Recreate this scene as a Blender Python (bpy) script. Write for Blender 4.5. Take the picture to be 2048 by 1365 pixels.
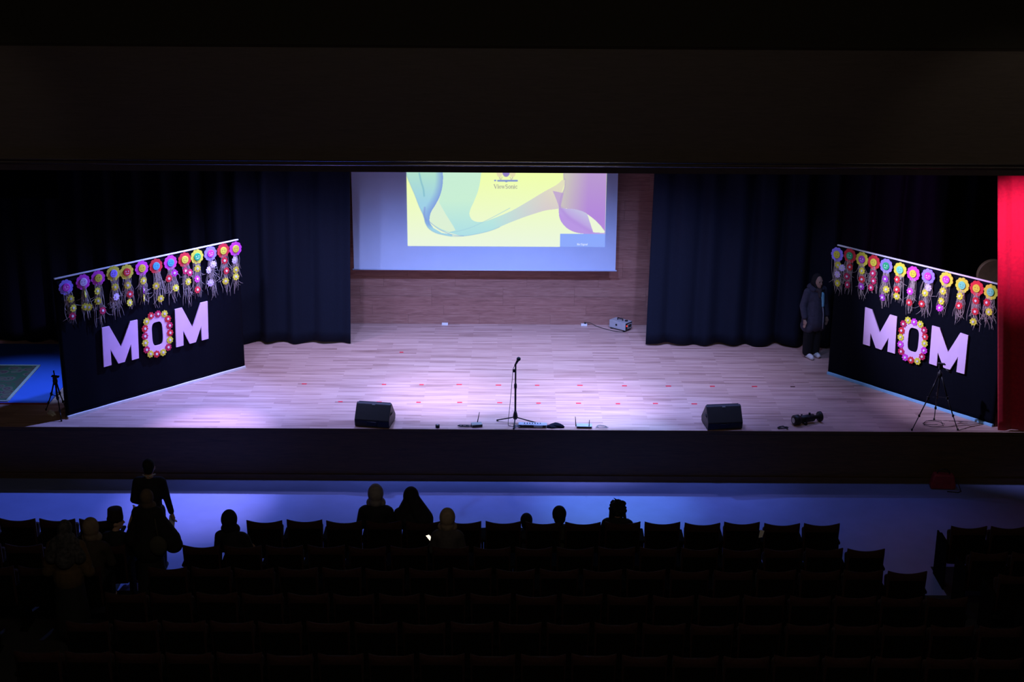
import bpy, bmesh, math, random
import numpy as np
from mathutils import Vector, Matrix, Euler

for o in list(bpy.data.objects):
    bpy.data.objects.remove(o, do_unlink=True)
random.seed(7)
rng = np.random.default_rng(7)
scn = bpy.context.scene
COL = scn.collection
PI = math.pi
R = math.radians
S = 0.9                      # stage top above the hall floor

# ------------------------------------------------------------------ camera
cam_d = bpy.data.cameras.new('camera')
cam = bpy.data.objects.new('camera', cam_d)
COL.objects.link(cam)
cam_d.sensor_width = 36.0
cam_d.lens = 3000.0 / 2048.0 * 36.0
cam_d.clip_end = 200
_p, _r = R(18.6), R(0.33)
_fwd = Vector((0, math.cos(_p), -math.sin(_p)))
_r0 = Vector((1, 0, 0)); _u0 = _r0.cross(_fwd)
_right = math.cos(_r) * _r0 + math.sin(_r) * _u0
_up = -math.sin(_r) * _r0 + math.cos(_r) * _u0
cam.matrix_world = Matrix(((_right.x, _up.x, -_fwd.x, 0), (_right.y, _up.y, -_fwd.y, -22.3),
                           (_right.z, _up.z, -_fwd.z, 9.9), (0, 0, 0, 1)))
scn.camera = cam

# ------------------------------------------------------------------ view, world
scn.view_settings.view_transform = 'Standard'
scn.view_settings.look = 'None'
scn.view_settings.gamma = 1
scn.view_settings.exposure = 0.0
scn.view_settings.use_curve_mapping = False
w = bpy.data.worlds.new('dark_hall'); scn.world = w; w.use_nodes = True
w.node_tree.nodes['Background'].inputs[0].default_value = (0.004, 0.0035, 0.003, 1)
w.node_tree.nodes['Background'].inputs[1].default_value = 1.0

# ------------------------------------------------------------------ lights
def spot(name, loc, target, energy, color, deg, blend=0.5, radius=0.08):
    d = bpy.data.lights.new(name, 'SPOT')
    d.energy = energy; d.color = color; d.spot_size = R(deg); d.spot_blend = blend
    d.shadow_soft_size = radius
    o = bpy.data.objects.new(name, d); COL.objects.link(o)
    o.location = loc
    o.rotation_euler = (Vector(target) - Vector(loc)).to_track_quat('-Z', 'Y').to_euler()
    return o
def area(name, loc, target, energy, color, sx, sy):
    d = bpy.data.lights.new(name, 'AREA'); d.shape = 'RECTANGLE'
    d.size = sx; d.size_y = sy; d.energy = energy; d.color = color
    o = bpy.data.objects.new(name, d); COL.objects.link(o)
    o.location = loc
    o.rotation_euler = (Vector(target) - Vector(loc)).to_track_quat('-Z', 'Y').to_euler()
    return o

COOL = (0.24, 0.42, 1.0)
LAV = (0.38, 0.45, 1.0)
PINK = (0.56, 0.50, 1.0)
# front wash: a row of fixtures on the bar just behind the proscenium header, thrown upstage
for i, (x, e, c) in enumerate([(-5.2, 330, LAV), (-3.3, 480, LAV), (-1.2, 680, COOL), (0.9, 700, COOL),
                               (3.0, 500, LAV), (5.0, 150, COOL)]):
    spot('front_wash', (x, 0.15, 5.55), (x * 0.72, 3.1, S), e, c, 80, 0.8, 0.10)
# top light straight down on the boards
for i, (x, e, c) in enumerate([(-4.4, 470, PINK), (-2.1, 480, PINK), (0.2, 470, PINK), (2.4, 360, PINK), (4.3, 90, PINK)]):
    spot('top_light', (x, 2.6, 6.0), (x, 2.7, S), e, c, 80, 0.9, 0.12)
# profile spots on the front bar that give the pools near the mic and on the banners
spot('pool_spot', (-4.2, 0.1, 5.6), (-5.0, 1.2, S), 130, (0.45, 0.45, 1.0), 50, 1.0, 0.10)
spot('pool_spot', (-0.6, 0.1, 5.6), (-1.15, 1.5, S), 1050, (0.68, 0.56, 1.0), 34, 1.0, 0.10)
spot('pool_spot', (1.3, 0.1, 5.6), (1.2, 1.2, S), 1000, (0.66, 0.56, 1.0), 40, 1.0, 0.10)
spot('banner_spot', (-1.9, 0.2, 5.4), (-5.5, 2.0, S + 1.55), 690, (0.50, 0.34, 1.0), 39, 1.0, 0.06)
spot('banner_spot', (3.3, 0.2, 5.4), (6.95, 1.2, S + 1.55), 1900, (0.54, 0.52, 1.0), 42, 1.0, 0.06)
# back lights on the second bar, thrown towards the audience: silhouettes and the lit strip of hall floor
for i, (x, tx, e, c, deg) in enumerate([(-3.4, -7.0, 2000, (0.20, 0.30, 1.0), 64), (-2.2, -2.4, 560, (0.20, 0.30, 1.0), 60), (1.5, 1.6, 620, (0.16, 0.32, 1.0), 60),
                                        (4.2, 4.6, 150, (0.2, 0.28, 1.0), 56)]):
    spot('back_light', (x, 2.75, 5.25), (tx, -0.5, 0), e, c, deg + 6, 1.0, 0.05)
for x, e in ((-3.6, 200), (-0.6, 300), (2.4, 300), (5.2, 70)):  # added fill lamps that brighten the stage lip and the floor strip below
    spot('edge_fill', (x, 0.13, 5.5), (x, -0.15, S), e, (0.26, 0.34, 1.0), 52, 1.0, 0.05)
spot('back_spot', (-4.2, 2.75, 5.4), (-4.95, -0.75, 0), 2300, (0.50, 0.42, 1.0), 26, 1.0, 0.05)
spot('back_spot', (1.5, 2.75, 5.4), (1.65, -0.7, 0), 1300, (0.22, 0.48, 1.0), 28, 1.0, 0.05)
# blue light over the side of the stage, red light on the house curtain, dim house lights
spot('side_blue', (-8.9, 2.2, 5.6), (-8.5, 1.5, S), 640, (0.26, 0.46, 1.0), 50, 1.0, 0.05)
spot('curtain_spot', (7.3, -1.8, 4.7), (7.8, 0.05, 4.15), 300, (1.0, 0.2, 0.9), 64, 1.0, 0.05)
spot('house_spot', (10.2, -4.5, 9.0), (7.2, -0.3, 5.95), 70, (1.0, 0.86, 0.66), 30, 0.8, 0.1)
spot('house_spot', (-10.6, -4.5, 9.2), (-7.9, -0.3, 6.1), 40, (1.0, 0.86, 0.66), 26, 0.9, 0.1)
area('house_light', (0, -15.5, 11.8), (0, -5, 3.0), 150, (1.0, 0.82, 0.62), 12, 2)

# ------------------------------------------------------------------ materials
def mat(name, color, rough=0.6, var=0.12, scale=14.0, metal=0.0, spec=0.4, bump=0.0, sheen=0.0):
    m = bpy.data.materials.new(name); m.use_nodes = True
    nt = m.node_tree; b = nt.nodes['Principled BSDF']
    tc = nt.nodes.new('ShaderNodeTexCoord'); n = nt.nodes.new('ShaderNodeTexNoise')
    n.inputs['Scale'].default_value = scale; n.inputs['Detail'].default_value = 3
    nt.links.new(tc.outputs['Object'], n.inputs['Vector'])
    r = nt.nodes.new('ShaderNodeValToRGB')
    r.color_ramp.elements[0].position = 0.3; r.color_ramp.elements[1].position = 0.7
    r.color_ramp.elements[0].color = tuple(max(0, c * (1 - var)) for c in color) + (1,)
    r.color_ramp.elements[1].color = tuple(min(1, c * (1 + var)) for c in color) + (1,)
    nt.links.new(n.outputs['Fac'], r.inputs['Fac'])
    nt.links.new(r.outputs['Color'], b.inputs['Base Color'])
    b.inputs['Roughness'].default_value = rough; b.inputs['Metallic'].default_value = metal
    b.inputs['Specular IOR Level'].default_value = spec
    if sheen: b.inputs['Sheen Weight'].default_value = sheen
    if bump:
        bp = nt.nodes.new('ShaderNodeBump'); bp.inputs['Strength'].default_value = bump; bp.inputs['Distance'].default_value = 0.01
        nt.links.new(n.outputs['Fac'], bp.inputs['Height']); nt.links.new(bp.outputs['Normal'], b.inputs['Normal'])
    return m

def emit(name, color, strength):
    m = mat(name, color, 0.5)
    b = m.node_tree.nodes['Principled BSDF']
    b.inputs['Emission Color'].default_value = tuple(color) + (1,)
    b.inputs['Emission Strength'].default_value = strength
    return m

def floor_mat():
    m = bpy.data.materials.new('stage_boards'); m.use_nodes = True
    nt = m.node_tree; b = nt.nodes['Principled BSDF']; L = nt.links.new
    tc = nt.nodes.new('ShaderNodeTexCoord')
    br = nt.nodes.new('ShaderNodeTexBrick')
    br.inputs['Color1'].default_value = (0.0, 0, 0, 1); br.inputs['Color2'].default_value = (1, 1, 1, 1)
    br.inputs['Mortar'].default_value = (0.35, 0.35, 0.35, 1)
    br.inputs['Scale'].default_value = 1.0; br.inputs['Mortar Size'].default_value = 0.0012
    br.inputs['Brick Width'].default_value = 0.74; br.inputs['Row Height'].default_value = 0.072
    br.offset = 0.37; br.offset_frequency = 3
    L(tc.outputs['Object'], br.inputs['Vector'])
    mp = nt.nodes.new('ShaderNodeMapping'); mp.inputs['Scale'].default_value = (0.9, 14, 1)
    L(tc.outputs['Object'], mp.inputs['Vector'])
    n1 = nt.nodes.new('ShaderNodeTexNoise'); n1.inputs['Scale'].default_value = 1.6; n1.inputs['Detail'].default_value = 5
    L(mp.outputs['Vector'], n1.inputs['Vector'])
    mp2 = nt.nodes.new('ShaderNodeMapping'); mp2.inputs['Scale'].default_value = (0.35, 1.5, 1)
    L(tc.outputs['Object'], mp2.inputs['Vector'])
    n2 = nt.nodes.new('ShaderNodeTexNoise'); n2.inputs['Scale'].default_value = 1.0; n2.inputs['Detail'].default_value = 2
    L(mp2.outputs['Vector'], n2.inputs['Vector'])
    sep = nt.nodes.new('ShaderNodeSeparateColor'); L(br.outputs['Color'], sep.inputs['Color'])
    a = nt.nodes.new('ShaderNodeMath'); a.operation = 'MULTIPLY_ADD'
    L(sep.outputs['Red'], a.inputs[0]); a.inputs[1].default_value = 0.34; a.inputs[2].default_value = -0.05
    c = nt.nodes.new('ShaderNodeMath'); c.operation = 'MULTIPLY_ADD'
    L(n1.outputs['Fac'], c.inputs[0]); c.inputs[1].default_value = 0.95; L(a.outputs[0], c.inputs[2])
    d = nt.nodes.new('ShaderNodeMath'); d.operation = 'MULTIPLY_ADD'
    L(n2.outputs['Fac'], d.inputs[0]); d.inputs[1].default_value = 0.25; L(c.outputs[0], d.inputs[2])
    r = nt.nodes.new('ShaderNodeValToRGB')
    e = r.color_ramp.elements
    e[0].position = 0.32; e[0].color = (0.26, 0.143, 0.118, 1)
    e[1].position = 1.0; e[1].color = (0.65, 0.44, 0.385, 1)
    k = e.new(0.62); k.color = (0.49, 0.31, 0.272, 1)
    L(d.outputs[0], r.inputs['Fac']); L(r.outputs['Color'], b.inputs['Base Color'])
    b.inputs['Roughness'].default_value = 0.42; b.inputs['Specular IOR Level'].default_value = 0.35
    return m

def plank_mat(name, dark, mid, light, rough=0.55):
    m = bpy.data.materials.new(name); m.use_nodes = True
    nt = m.node_tree; b = nt.nodes['Principled BSDF']; L = nt.links.new
    tc = nt.nodes.new('ShaderNodeTexCoord'); oi = nt.nodes.new('ShaderNodeObjectInfo')
    off = nt.nodes.new('ShaderNodeVectorMath'); off.operation = 'MULTIPLY_ADD'
    cmb = nt.nodes.new('ShaderNodeCombineXYZ')
    for k in range(3): L(oi.outputs['Random'], cmb.inputs[k])
    L(cmb.outputs[0], off.inputs[0]); off.inputs[1].default_value = (37, 11, 23); L(tc.outputs['Object'], off.inputs[2])
    mp = nt.nodes.new('ShaderNodeMapping'); mp.inputs['Scale'].default_value = (1.3, 1.3, 17)
    L(off.outputs[0], mp.inputs['Vector'])
    n1 = nt.nodes.new('ShaderNodeTexNoise'); n1.inputs['Scale'].default_value = 2.2; n1.inputs['Detail'].default_value = 6
    n1.inputs['Distortion'].default_value = 1.1
    L(mp.outputs['Vector'], n1.inputs['Vector'])
    a = nt.nodes.new('ShaderNodeMath'); a.operation = 'MULTIPLY_ADD'
    L(oi.outputs['Random'], a.inputs[0]); a.inputs[1].default_value = 0.16; L(n1.outputs['Fac'], a.inputs[2])
    r = nt.nodes.new('ShaderNodeValToRGB'); e = r.color_ramp.elements
    e[0].position = 0.30; e[0].color = tuple(dark) + (1,)
    e[1].position = 0.86; e[1].color = tuple(light) + (1,)
    k = e.new(0.55); k.color = tuple(mid) + (1,)
    L(a.outputs[0], r.inputs['Fac']); L(r.outputs['Color'], b.inputs['Base Color'])
    b.inputs['Roughness'].default_value = rough
    return m

M = {}
M['floor'] = floor_mat()
M['plank'] = plank_mat('wall_laminate', (0.22, 0.095, 0.075), (0.33, 0.15, 0.12), (0.44, 0.23, 0.18))
M['wall_base'] = mat('wall_base', (0.07, 0.04, 0.028), 0.7)
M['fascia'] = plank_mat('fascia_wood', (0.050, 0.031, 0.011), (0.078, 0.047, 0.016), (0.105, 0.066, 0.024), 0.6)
M['header'] = plank_mat('header_wood', (0.062, 0.046, 0.042), (0.075, 0.056, 0.050), (0.088, 0.067, 0.06), 0.55)
M['upper'] = mat('upper_wall_paint', (0.018, 0.015, 0.010), 0.8)
M['ceil'] = mat('ceiling_paint', (0.05, 0.045, 0.04), 0.9)
M['hall_floor'] = mat('hall_vinyl', (0.17, 0.22, 0.50), 0.5, 0.05, 3.0)
M['tier'] = mat('tier_carpet', (0.016, 0.014, 0.016), 0.95, 0.2, 40)
M['chrome'] = mat('chrome_tube', (0.75, 0.74, 0.78), 0.22, 0.03, 5, metal=1.0)
M['molding'] = mat('molding_lacquer', (0.06, 0.045, 0.05), 0.35)
M['drape'] = mat('navy_drape', (0.0085, 0.0115, 0.023), 0.92, 0.15, 60, spec=0.12)
M['red_drape'] = mat('red_velvet', (0.62, 0.012, 0.03), 0.8, 0.12, 20, sheen=0.3)
M['black_cloth'] = mat('black_banner_cloth', (0.0030, 0.0036, 0.0072), 0.95, 0.2, 25, spec=0.08)
M['white'] = mat('white_plastic', (0.82, 0.82, 0.82), 0.45, 0.03)
M['screen'] = mat('screen_fabric', (0.52, 0.62, 0.84), 0.85, 0.02, 3)
M['black'] = mat('black_plastic', (0.012, 0.012, 0.013), 0.5)
M['black_metal'] = mat('black_metal', (0.02, 0.02, 0.022), 0.35, 0.1, 20, metal=0.6)
M['grille'] = mat('black_grille', (0.018, 0.018, 0.02), 0.6, 0.3, 120, bump=0.3)
M['silver'] = mat('silver_paint', (0.50, 0.52, 0.56), 0.35, 0.05, 10, metal=0.3)
M['grey'] = mat('grey_plastic', (0.25, 0.26, 0.27), 0.5)
M['bluegrey'] = mat('pale_blue_plastic', (0.35, 0.45, 0.55), 0.4)
M['tape'] = mat('red_tape', (0.75, 0.02, 0.05), 0.5)
M['seat_red'] = mat('dark_red_upholstery', (0.026, 0.006, 0.006), 0.9, 0.25, 30)
M['seat_black'] = mat('seat_shell', (0.006, 0.005, 0.004), 0.95, spec=0.05)
M['paper'] = mat('white_paper', (0.85, 0.85, 0.85), 0.7, 0.03)
M['raffia'] = mat('raffia_straw', (0.55, 0.44, 0.38), 0.8, 0.25, 30)
M['letter'] = mat('pink_foam_board', (0.86, 0.58, 0.86), 0.7, 0.04, 4)
M['skin'] = mat('skin', (0.42, 0.26, 0.19), 0.55, 0.05)
M['lcd'] = emit('phone_screen', (1.0, 0.9, 0.72), 1.2)
M['led'] = emit('red_indicator', (1.0, 0.03, 0.02), 3.0)
PET = {'V': (0.36, 0.27, 0.95), 'M': (0.72, 0.06, 0.62), 'Y': (0.80, 0.74, 0.05), 'R': (0.72, 0.03, 0.04), 'L': (0.78, 0.62, 0.90),
       'D': (0.60, 0.02, 0.09), 'P': (0.42, 0.06, 0.48), 'C': (0.08, 0.45, 0.85), 'G': (0.03, 0.48, 0.16), 'N': (0.22, 0.75, 0.45)}
PNAME = {'V': 'violet', 'M': 'magenta', 'Y': 'yellow', 'R': 'red', 'L': 'lilac', 'D': 'dark red', 'P': 'purple', 'C': 'sky blue', 'G': 'green', 'N': 'mint'}
for k, c in PET.items():
    M['pet' + k] = mat(PNAME[k].replace(' ', '_') + '_felt', c, 0.8, 0.05, 9)

# ------------------------------------------------------------------ mesh helpers
class MB:
    """collects shapes into one bmesh"""
    def __init__(s): s.bm = bmesh.new()
    def box(s, c, d, rot=None, bevel=0.0, mi=0):
        r = bmesh.ops.create_cube(s.bm, size=1.0)
        vs = r['verts']
        mt = Matrix.Translation(c) @ ((rot.to_matrix().to_4x4()) if rot else Matrix()) @ Matrix.Diagonal((d[0], d[1], d[2], 1))
        bmesh.ops.transform(s.bm, matrix=mt, verts=vs)
        fs = set(f for v in vs for f in v.link_faces)
        for f in fs: f.material_index = mi
        if bevel:
            es = list(set(e for v in vs for e in v.link_edges))
            g = bmesh.ops.bevel(s.bm, geom=es, offset=bevel, segments=2, affect='EDGES', profile=0.5)
            for f in g['faces']: f.material_index = mi
        return s
    def tube(s, pts, rad, seg=8, mi=0, cap=True):
        pts = [Vector(p) for p in pts]
        rads = rad if isinstance(rad, (list, tuple)) else [rad] * len(pts)
        rings = []; prev = None
        for i, p in enumerate(pts):
            t = (pts[min(i + 1, len(pts) - 1)] - pts[max(i - 1, 0)])
            if t.length < 1e-9: t = Vector((0, 0, 1))
            t.normalize()
            a = prev if prev is not None else (Vector((0, 0, 1)) if abs(t.z) < 0.9 else Vector((1, 0, 0)))
            a = (a - t * a.dot(t))
            if a.length < 1e-6: a = t.orthogonal()
            a.normalize(); prev = a; b = t.cross(a)
            rings.append([s.bm.verts.new(p + (a * math.cos(2 * PI * k / seg) + b * math.sin(2 * PI * k / seg)) * rads[i]) for k in range(seg)])
        for i in range(len(rings) - 1):
            for k in range(seg):
                f = s.bm.faces.new((rings[i][k], rings[i][(k + 1) % seg], rings[i + 1][(k + 1) % seg], rings[i + 1][k])); f.material_index = mi; f.smooth = True
        if cap:
            f = s.bm.faces.new(rings[0][::-1]); f.material_index = mi
            f = s.bm.faces.new(rings[-1]); f.material_index = mi
        return s
    def lathe(s, prof, c=(0, 0, 0), axis='Z', seg=20, mi=0):
        rings = []
        for r, h in prof:
            ring = []
            for k in range(seg):
                x, y = r * math.cos(2 * PI * k / seg), r * math.sin(2 * PI * k / seg)
                v = {'Z': (x, y, h), 'Y': (x, h, y), 'X': (h, x, y)}[axis]
                ring.append(s.bm.verts.new(Vector(v) + Vector(c)))
            rings.append(ring)
        for i in range(len(rings) - 1):
            for k in range(seg):
                f = s.bm.faces.new((rings[i][k], rings[i][(k + 1) % seg], rings[i + 1][(k + 1) % seg], rings[i + 1][k])); f.material_index = mi; f.smooth = True
        f = s.bm.faces.new(rings[0][::-1]); f.material_index = mi
        f = s.bm.faces.new(rings[-1]); f.material_index = mi
        return s
    def prism(s, poly, y0, y1, mi=0, bevel=0.0):
        """polygon in (x, z), extruded along y"""
        a = [s.bm.verts.new((x, y0, z)) for x, z in poly]; b = [s.bm.verts.new((x, y1, z)) for x, z in poly]
        n = len(poly); fs = []
        fs.append(s.bm.faces.new(a)); fs.append(s.bm.faces.new(b[::-1]))
        for i in range(n): fs.append(s.bm.faces.new((a[i], b[i], b[(i + 1) % n], a[(i + 1) % n])))
        for f in fs: f.material_index = mi
        if bevel:
            es = list(set(e for f in fs for e in f.edges))
            bmesh.ops.bevel(s.bm, geom=es, offset=bevel, segments=2, affect='EDGES', profile=0.5)
        return s
    def prism_x(s, poly, x0, x1, mi=0, bevel=0.0):
        """polygon in (y, z), extruded along x"""
        a = [s.bm.verts.new((x0, y, z)) for y, z in poly]; b = [s.bm.verts.new((x1, y, z)) for y, z in poly]
        n = len(poly); fs = [s.bm.faces.new(a), s.bm.faces.new(b[::-1])]
        for i in range(n): fs.append(s.bm.faces.new((a[i], b[i], b[(i + 1) % n], a[(i + 1) % n])))
        for f in fs: f.material_index = mi
        if bevel:
            es = list(set(e for f in fs for e in f.edges))
            bmesh.ops.bevel(s.bm, geom=es, offset=bevel, segments=2, affect='EDGES', profile=0.5)
        return s
    def mesh(s, name, mats):
        bmesh.ops.recalc_face_normals(s.bm, faces=s.bm.faces)
        me = bpy.data.meshes.new(name); s.bm.to_mesh(me); s.bm.free()
        for m in (mats if isinstance(mats, (list, tuple)) else [mats]): me.materials.append(m)
        return me
    def build(s, name, mats, parent=None, loc=None, rot=None):
        return put(name, s.mesh(name, mats), parent, loc, rot)

def put(name, me, parent=None, loc=None, rot=None):
    o = bpy.data.objects.new(name, me); COL.objects.link(o)
    if parent: o.parent = parent
    if loc is not None: o.location = loc
    if rot is not None: o.rotation_euler = rot
    return o
def tag(o, label=None, cat=None, group=None, kind=None):
    if label: o['label'] = label
    if cat: o['category'] = cat
    if group: o['group'] = group
    if kind: o['kind'] = kind
    return o
def empty(name, loc=(0, 0, 0), rz=0.0):
    o = bpy.data.objects.new(name, None); COL.objects.link(o)
    o.location = loc; o.rotation_euler = (0, 0, rz); o.empty_display_size = 0.1
    return o
def struct(o): o['kind'] = 'structure'; return o
ORD = ['first', 'second', 'third', 'fourth', 'fifth', 'sixth', 'seventh', 'eighth', 'ninth', 'tenth', 'eleventh', 'twelfth', 'thirteenth',
       'fourteenth', 'fifteenth', 'sixteenth', 'seventeenth', 'eighteenth', 'nineteenth', 'twentieth', 'twenty-first', 'twenty-second']

# ================================================================== THE SETTING
XW = 11.5
# tiers: seat rows at y = -3.5 - 0.9 k
ROWZ = [0.0, 0.06, 0.20, 0.32, 0.44, 0.56, 0.68]
b = MB(); b.box((0, -1.95, -0.1), (2 * XW, 3.9, 0.2))
struct(b.build('floor', M['hall_floor']))
b = MB()
for k in range(1, 7):
    y1 = -3.9 - 0.9 * (k - 1); y0 = y1 - 0.9 if k < 6 else -27
    z = ROWZ[k]
    b.box((0, (y0 + y1) / 2, (z - 0.2) / 2), (2 * XW, y1 - y0, z + 0.2))
struct(b.build('floor_tiers', M['tier']))
# stage
b = MB(); b.box((0, 3.6, S - 0.002), (2 * XW, 7.2, 0.004))
struct(b.build('floor_stage', M['floor']))
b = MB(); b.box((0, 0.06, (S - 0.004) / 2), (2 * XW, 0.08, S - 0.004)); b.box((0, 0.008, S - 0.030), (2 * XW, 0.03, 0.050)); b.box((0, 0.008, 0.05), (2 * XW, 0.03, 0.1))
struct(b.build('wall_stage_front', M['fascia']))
# back wall with laminate planks
wall_b = MB(); wall_b.box((0, 5.56, 3.9), (2 * XW, 0.16, 6.0))
wall_b = struct(wall_b.build('wall_back', M['wall_base']))
PH = 0.19
pm = {}
for ln in (1.38, 0.69, 0.46, 0.92):
    b = MB(); b.box((0, 0, 0), (ln - 0.0026, 0.018, PH - 0.0026))
    pm[ln] = b.mesh('plank', M['plank'])
for r_ in range(22):
    z = S + PH / 2 + r_ * PH
    x = -3.4
    seq = {0: [1.38] * 5, 1: [0.92] + [1.38] * 5, 2: [0.46] + [1.38] * 5, 3: [0.69] + [1.38] * 5}[(r_ * 7 + r_ // 3) % 4]
    for ln in seq:
        if x > 2.8: break
        put('plank', pm[ln], wall_b, (x + ln / 2, 5.472 + random.uniform(-.0015, .0015), z))
        x += ln
# side walls, ceiling, rear wall
for nm, x in (('wall_left', -XW - 0.1), ('wall_right', XW + 0.1)):
    b = MB(); b.box((x, -10.6, 6.2), (0.2, 33.2, 12.4)); struct(b.build(nm, M['wall_base']))
b = MB(); b.box((0, -27.1, 6.2), (2 * XW, 0.2, 12.4)); struct(b.build('wall_rear', M['wall_base']))
b = MB(); b.box((0, -13.3, 12.5), (2 * XW + 0.4, 27.6, 0.2)); struct(b.build('ceiling', M['ceil']))
b = MB(); b.box((0, 2.9, 7.0), (2 * XW + 0.4, 5.2, 0.2)); struct(b.build('ceiling_stage', M['upper']))
# proscenium header: lower panel, set-back upper wall, lacquered moulding and two bright tubes at its lower edge
b = MB(); b.box((0, -0.16, 6.14), (2 * XW, 0.28, 1.68)); hd = struct(b.build('wall_header', M['header']))
b = MB(); b.box((0, 0.15, 9.7), (2 * XW, 0.3, 5.44)); struct(b.build('wall_upper', M['upper']))
b = MB(); b.prism_x([(-0.33, 5.15), (-0.02, 5.15), (-0.02, 5.31), (-0.30, 5.31), (-0.335, 5.24)], -XW, XW)
tr = struct(b.build('trim_1', M['molding']))
b = MB(); b.tube([(-XW, -0.345, 5.262), (XW, -0.345, 5.262)], 0.014, 10); struct(b.build('trim_2', M['chrome']))
b = MB(); b.tube([(-XW, -0.345, 5.318), (XW, -0.345, 5.318)], 0.014, 10); struct(b.build('trim_3', M['chrome']))

b = MB(); b.box((0.445, -3.42, 0.003), (8.25, 0.96, 0.006)); b.box((-8.45, -3.42, 0.003), (6.04, 0.96, 0.006)); b.box((8.75, -3.42, 0.003), (5.46, 0.96, 0.006))  # dark strips under the front row, standing in for shade in the seat gaps
struct(b.build('floor_seat_shade', M['tier']))

# ------------------------------------------------------------------ stage drapes
def drape(name, x0t, x1t, x0b, x1b, y, z0, z1, folds, amp, m, label, seedv, hem=0.02, cat='curtain'):
    rr = random.Random(seedv)
    nx, nz = int(abs(x1t - x0t) * 42), 26
    ph = [rr.uniform(0, 6.28) for _ in range(6)]
    W = abs(x1t - x0t)
    vs, fs = [], []
    for j in range(nz + 1):
        t = j / nz
        for i in range(nx + 1):
            u = i / nx
            s_ = u * W
            x = (x0b + (x1b - x0b) * u) * (1 - t) + (x0t + (x1t - x0t) * u) * t
            wv = (math.sin(2 * PI * folds * s_ + ph[0] + 0.9 * math.sin(1.7 * s_ + ph[1])) +
                  0.45 * math.sin(2 * PI * folds * 1.9 * s_ + ph[2] + 0.7 * math.sin(2.3 * s_ + ph[3])) * (0.4 + 0.6 * t))
            env = 0.65 + 0.35 * math.sin(0.9 * s_ + ph[4])
            A = amp * env * (1.15 - 0.35 * t)
            hz = hem * math.sin(2 * PI * folds * s_ * 0.5 + ph[5]) * (1 - t) ** 3
            vs.append((x + 0.25 * A * math.cos(2 * PI * folds * s_ + ph[0]), y + A * wv, z0 + (z1 - z0) * t + hz))
    for j in range(nz):
        for i in range(nx):
            a = j * (nx + 1) + i
            fs.append((a, a + 1, a + nx + 2, a + nx + 1))
    me = bpy.data.meshes.new(name); me.from_pydata(vs, [], fs); me.materials.append(m)
    for p in me.polygons: p.use_smooth = True
    o = put(name, me)
    sd = o.modifiers.new('thick', 'SOLIDIFY'); sd.thickness = 0.012
    return tag(o, label, cat)
drape('stage_curtain', -10.6, -2.87, -10.6, -3.01, 4.22, S + 0.035, 6.6, 2.0, 0.115, M['drape'],
      'navy black stage curtain beside the left end of the projection screen', 3)
drape('stage_curtain', 2.58, 10.6, 2.50, 10.6, 4.22, S + 0.035, 6.6, 1.9, 0.115, M['drape'],
      'navy black stage curtain behind the woman in the long coat', 5)
drape('house_curtain', 7.34, 9.6, 7.80, 9.9, 0.055, S + 0.02, 5.14, 2.9, 0.034, M['red_drape'],
      'bright red velvet curtain hanging at the edge of the stage', 9, 0.0)

# side floor with rug
b = MB(); b.box((-9.4, 2.55, S + 0.006), (3.4, 3.06, 0.012))
struct(b.build('floor_side', mat('blue_side_vinyl', (0.03, 0.11, 0.55), 0.6, 0.05, 2)))
b = MB(); b.box((-9.4, 1.005, S + 0.008), (3.4, 0.03, 0.016))
struct(b.build('trim_4', mat('red_edge_strip', (0.3, 0.02, 0.02), 0.7)))
def rug_mat():
    m = bpy.data.materials.new('patterned_rug'); m.use_nodes = True
    nt = m.node_tree; b = nt.nodes['Principled BSDF']; L = nt.links.new
    tc = nt.nodes.new('ShaderNodeTexCoord'); v = nt.nodes.new('ShaderNodeTexVoronoi'); v.inputs['Scale'].default_value = 4.5
    L(tc.outputs['Object'], v.inputs['Vector'])
    n = nt.nodes.new('ShaderNodeTexNoise'); n.inputs['Scale'].default_value = 5; L(tc.outputs['Object'], n.inputs['Vector'])
    r = nt.nodes.new('ShaderNodeValToRGB'); e = r.color_ramp.elements
    r.color_ramp.interpolation = 'CONSTANT'
    e[0].position = 0; e[0].color = (0.020, 0.022, 0.015, 1)
    for p, c in ((0.35, (0.085, 0.08, 0.05, 1)), (0.50, (0.075, 0.030, 0.036, 1)), (0.60, (0.09, 0.088, 0.058, 1)), (0.74, (0.022, 0.065, 0.028, 1))):
        k = e.new(p); k.color = c
    e[len(e) - 1].color = (0.05, 0.05, 0.03, 1)
    ad = nt.nodes.new('ShaderNodeMath'); ad.operation = 'MULTIPLY_ADD'; ad.inputs[1].default_value = 0.5
    L(n.outputs['Fac'], ad.inputs[0]); L(v.outputs['Distance'], ad.inputs[2])
    L(ad.outputs[0], r.inputs['Fac']); L(r.outputs['Color'], b.inputs['Base Color']); b.inputs['Roughness'].default_value = 0.95
    return m
rug = empty('rug', (-9.5, 1.98, S + 0.012))
b = MB(); b.box((0, 0, 0.006), (2.1, 1.72, 0.012)); b.build('pile', rug_mat(), rug)
b = MB()
for c, d in (((0, -0.885, 0.007), (2.20, 0.055, 0.014)), ((0, 0.885, 0.007), (2.20, 0.055, 0.014)), ((1.08, 0, 0.007), (0.055, 1.74, 0.014)), ((-1.08, 0, 0.007), (0.055, 1.74, 0.014))):
    b.box(c, d)
b.build('border', mat('cream_rug_border', (0.32, 0.36, 0.33), 0.95, 0.15, 40), rug)
tag(rug, 'patterned rug with cream border on the blue lit side floor', 'rug')

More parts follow.
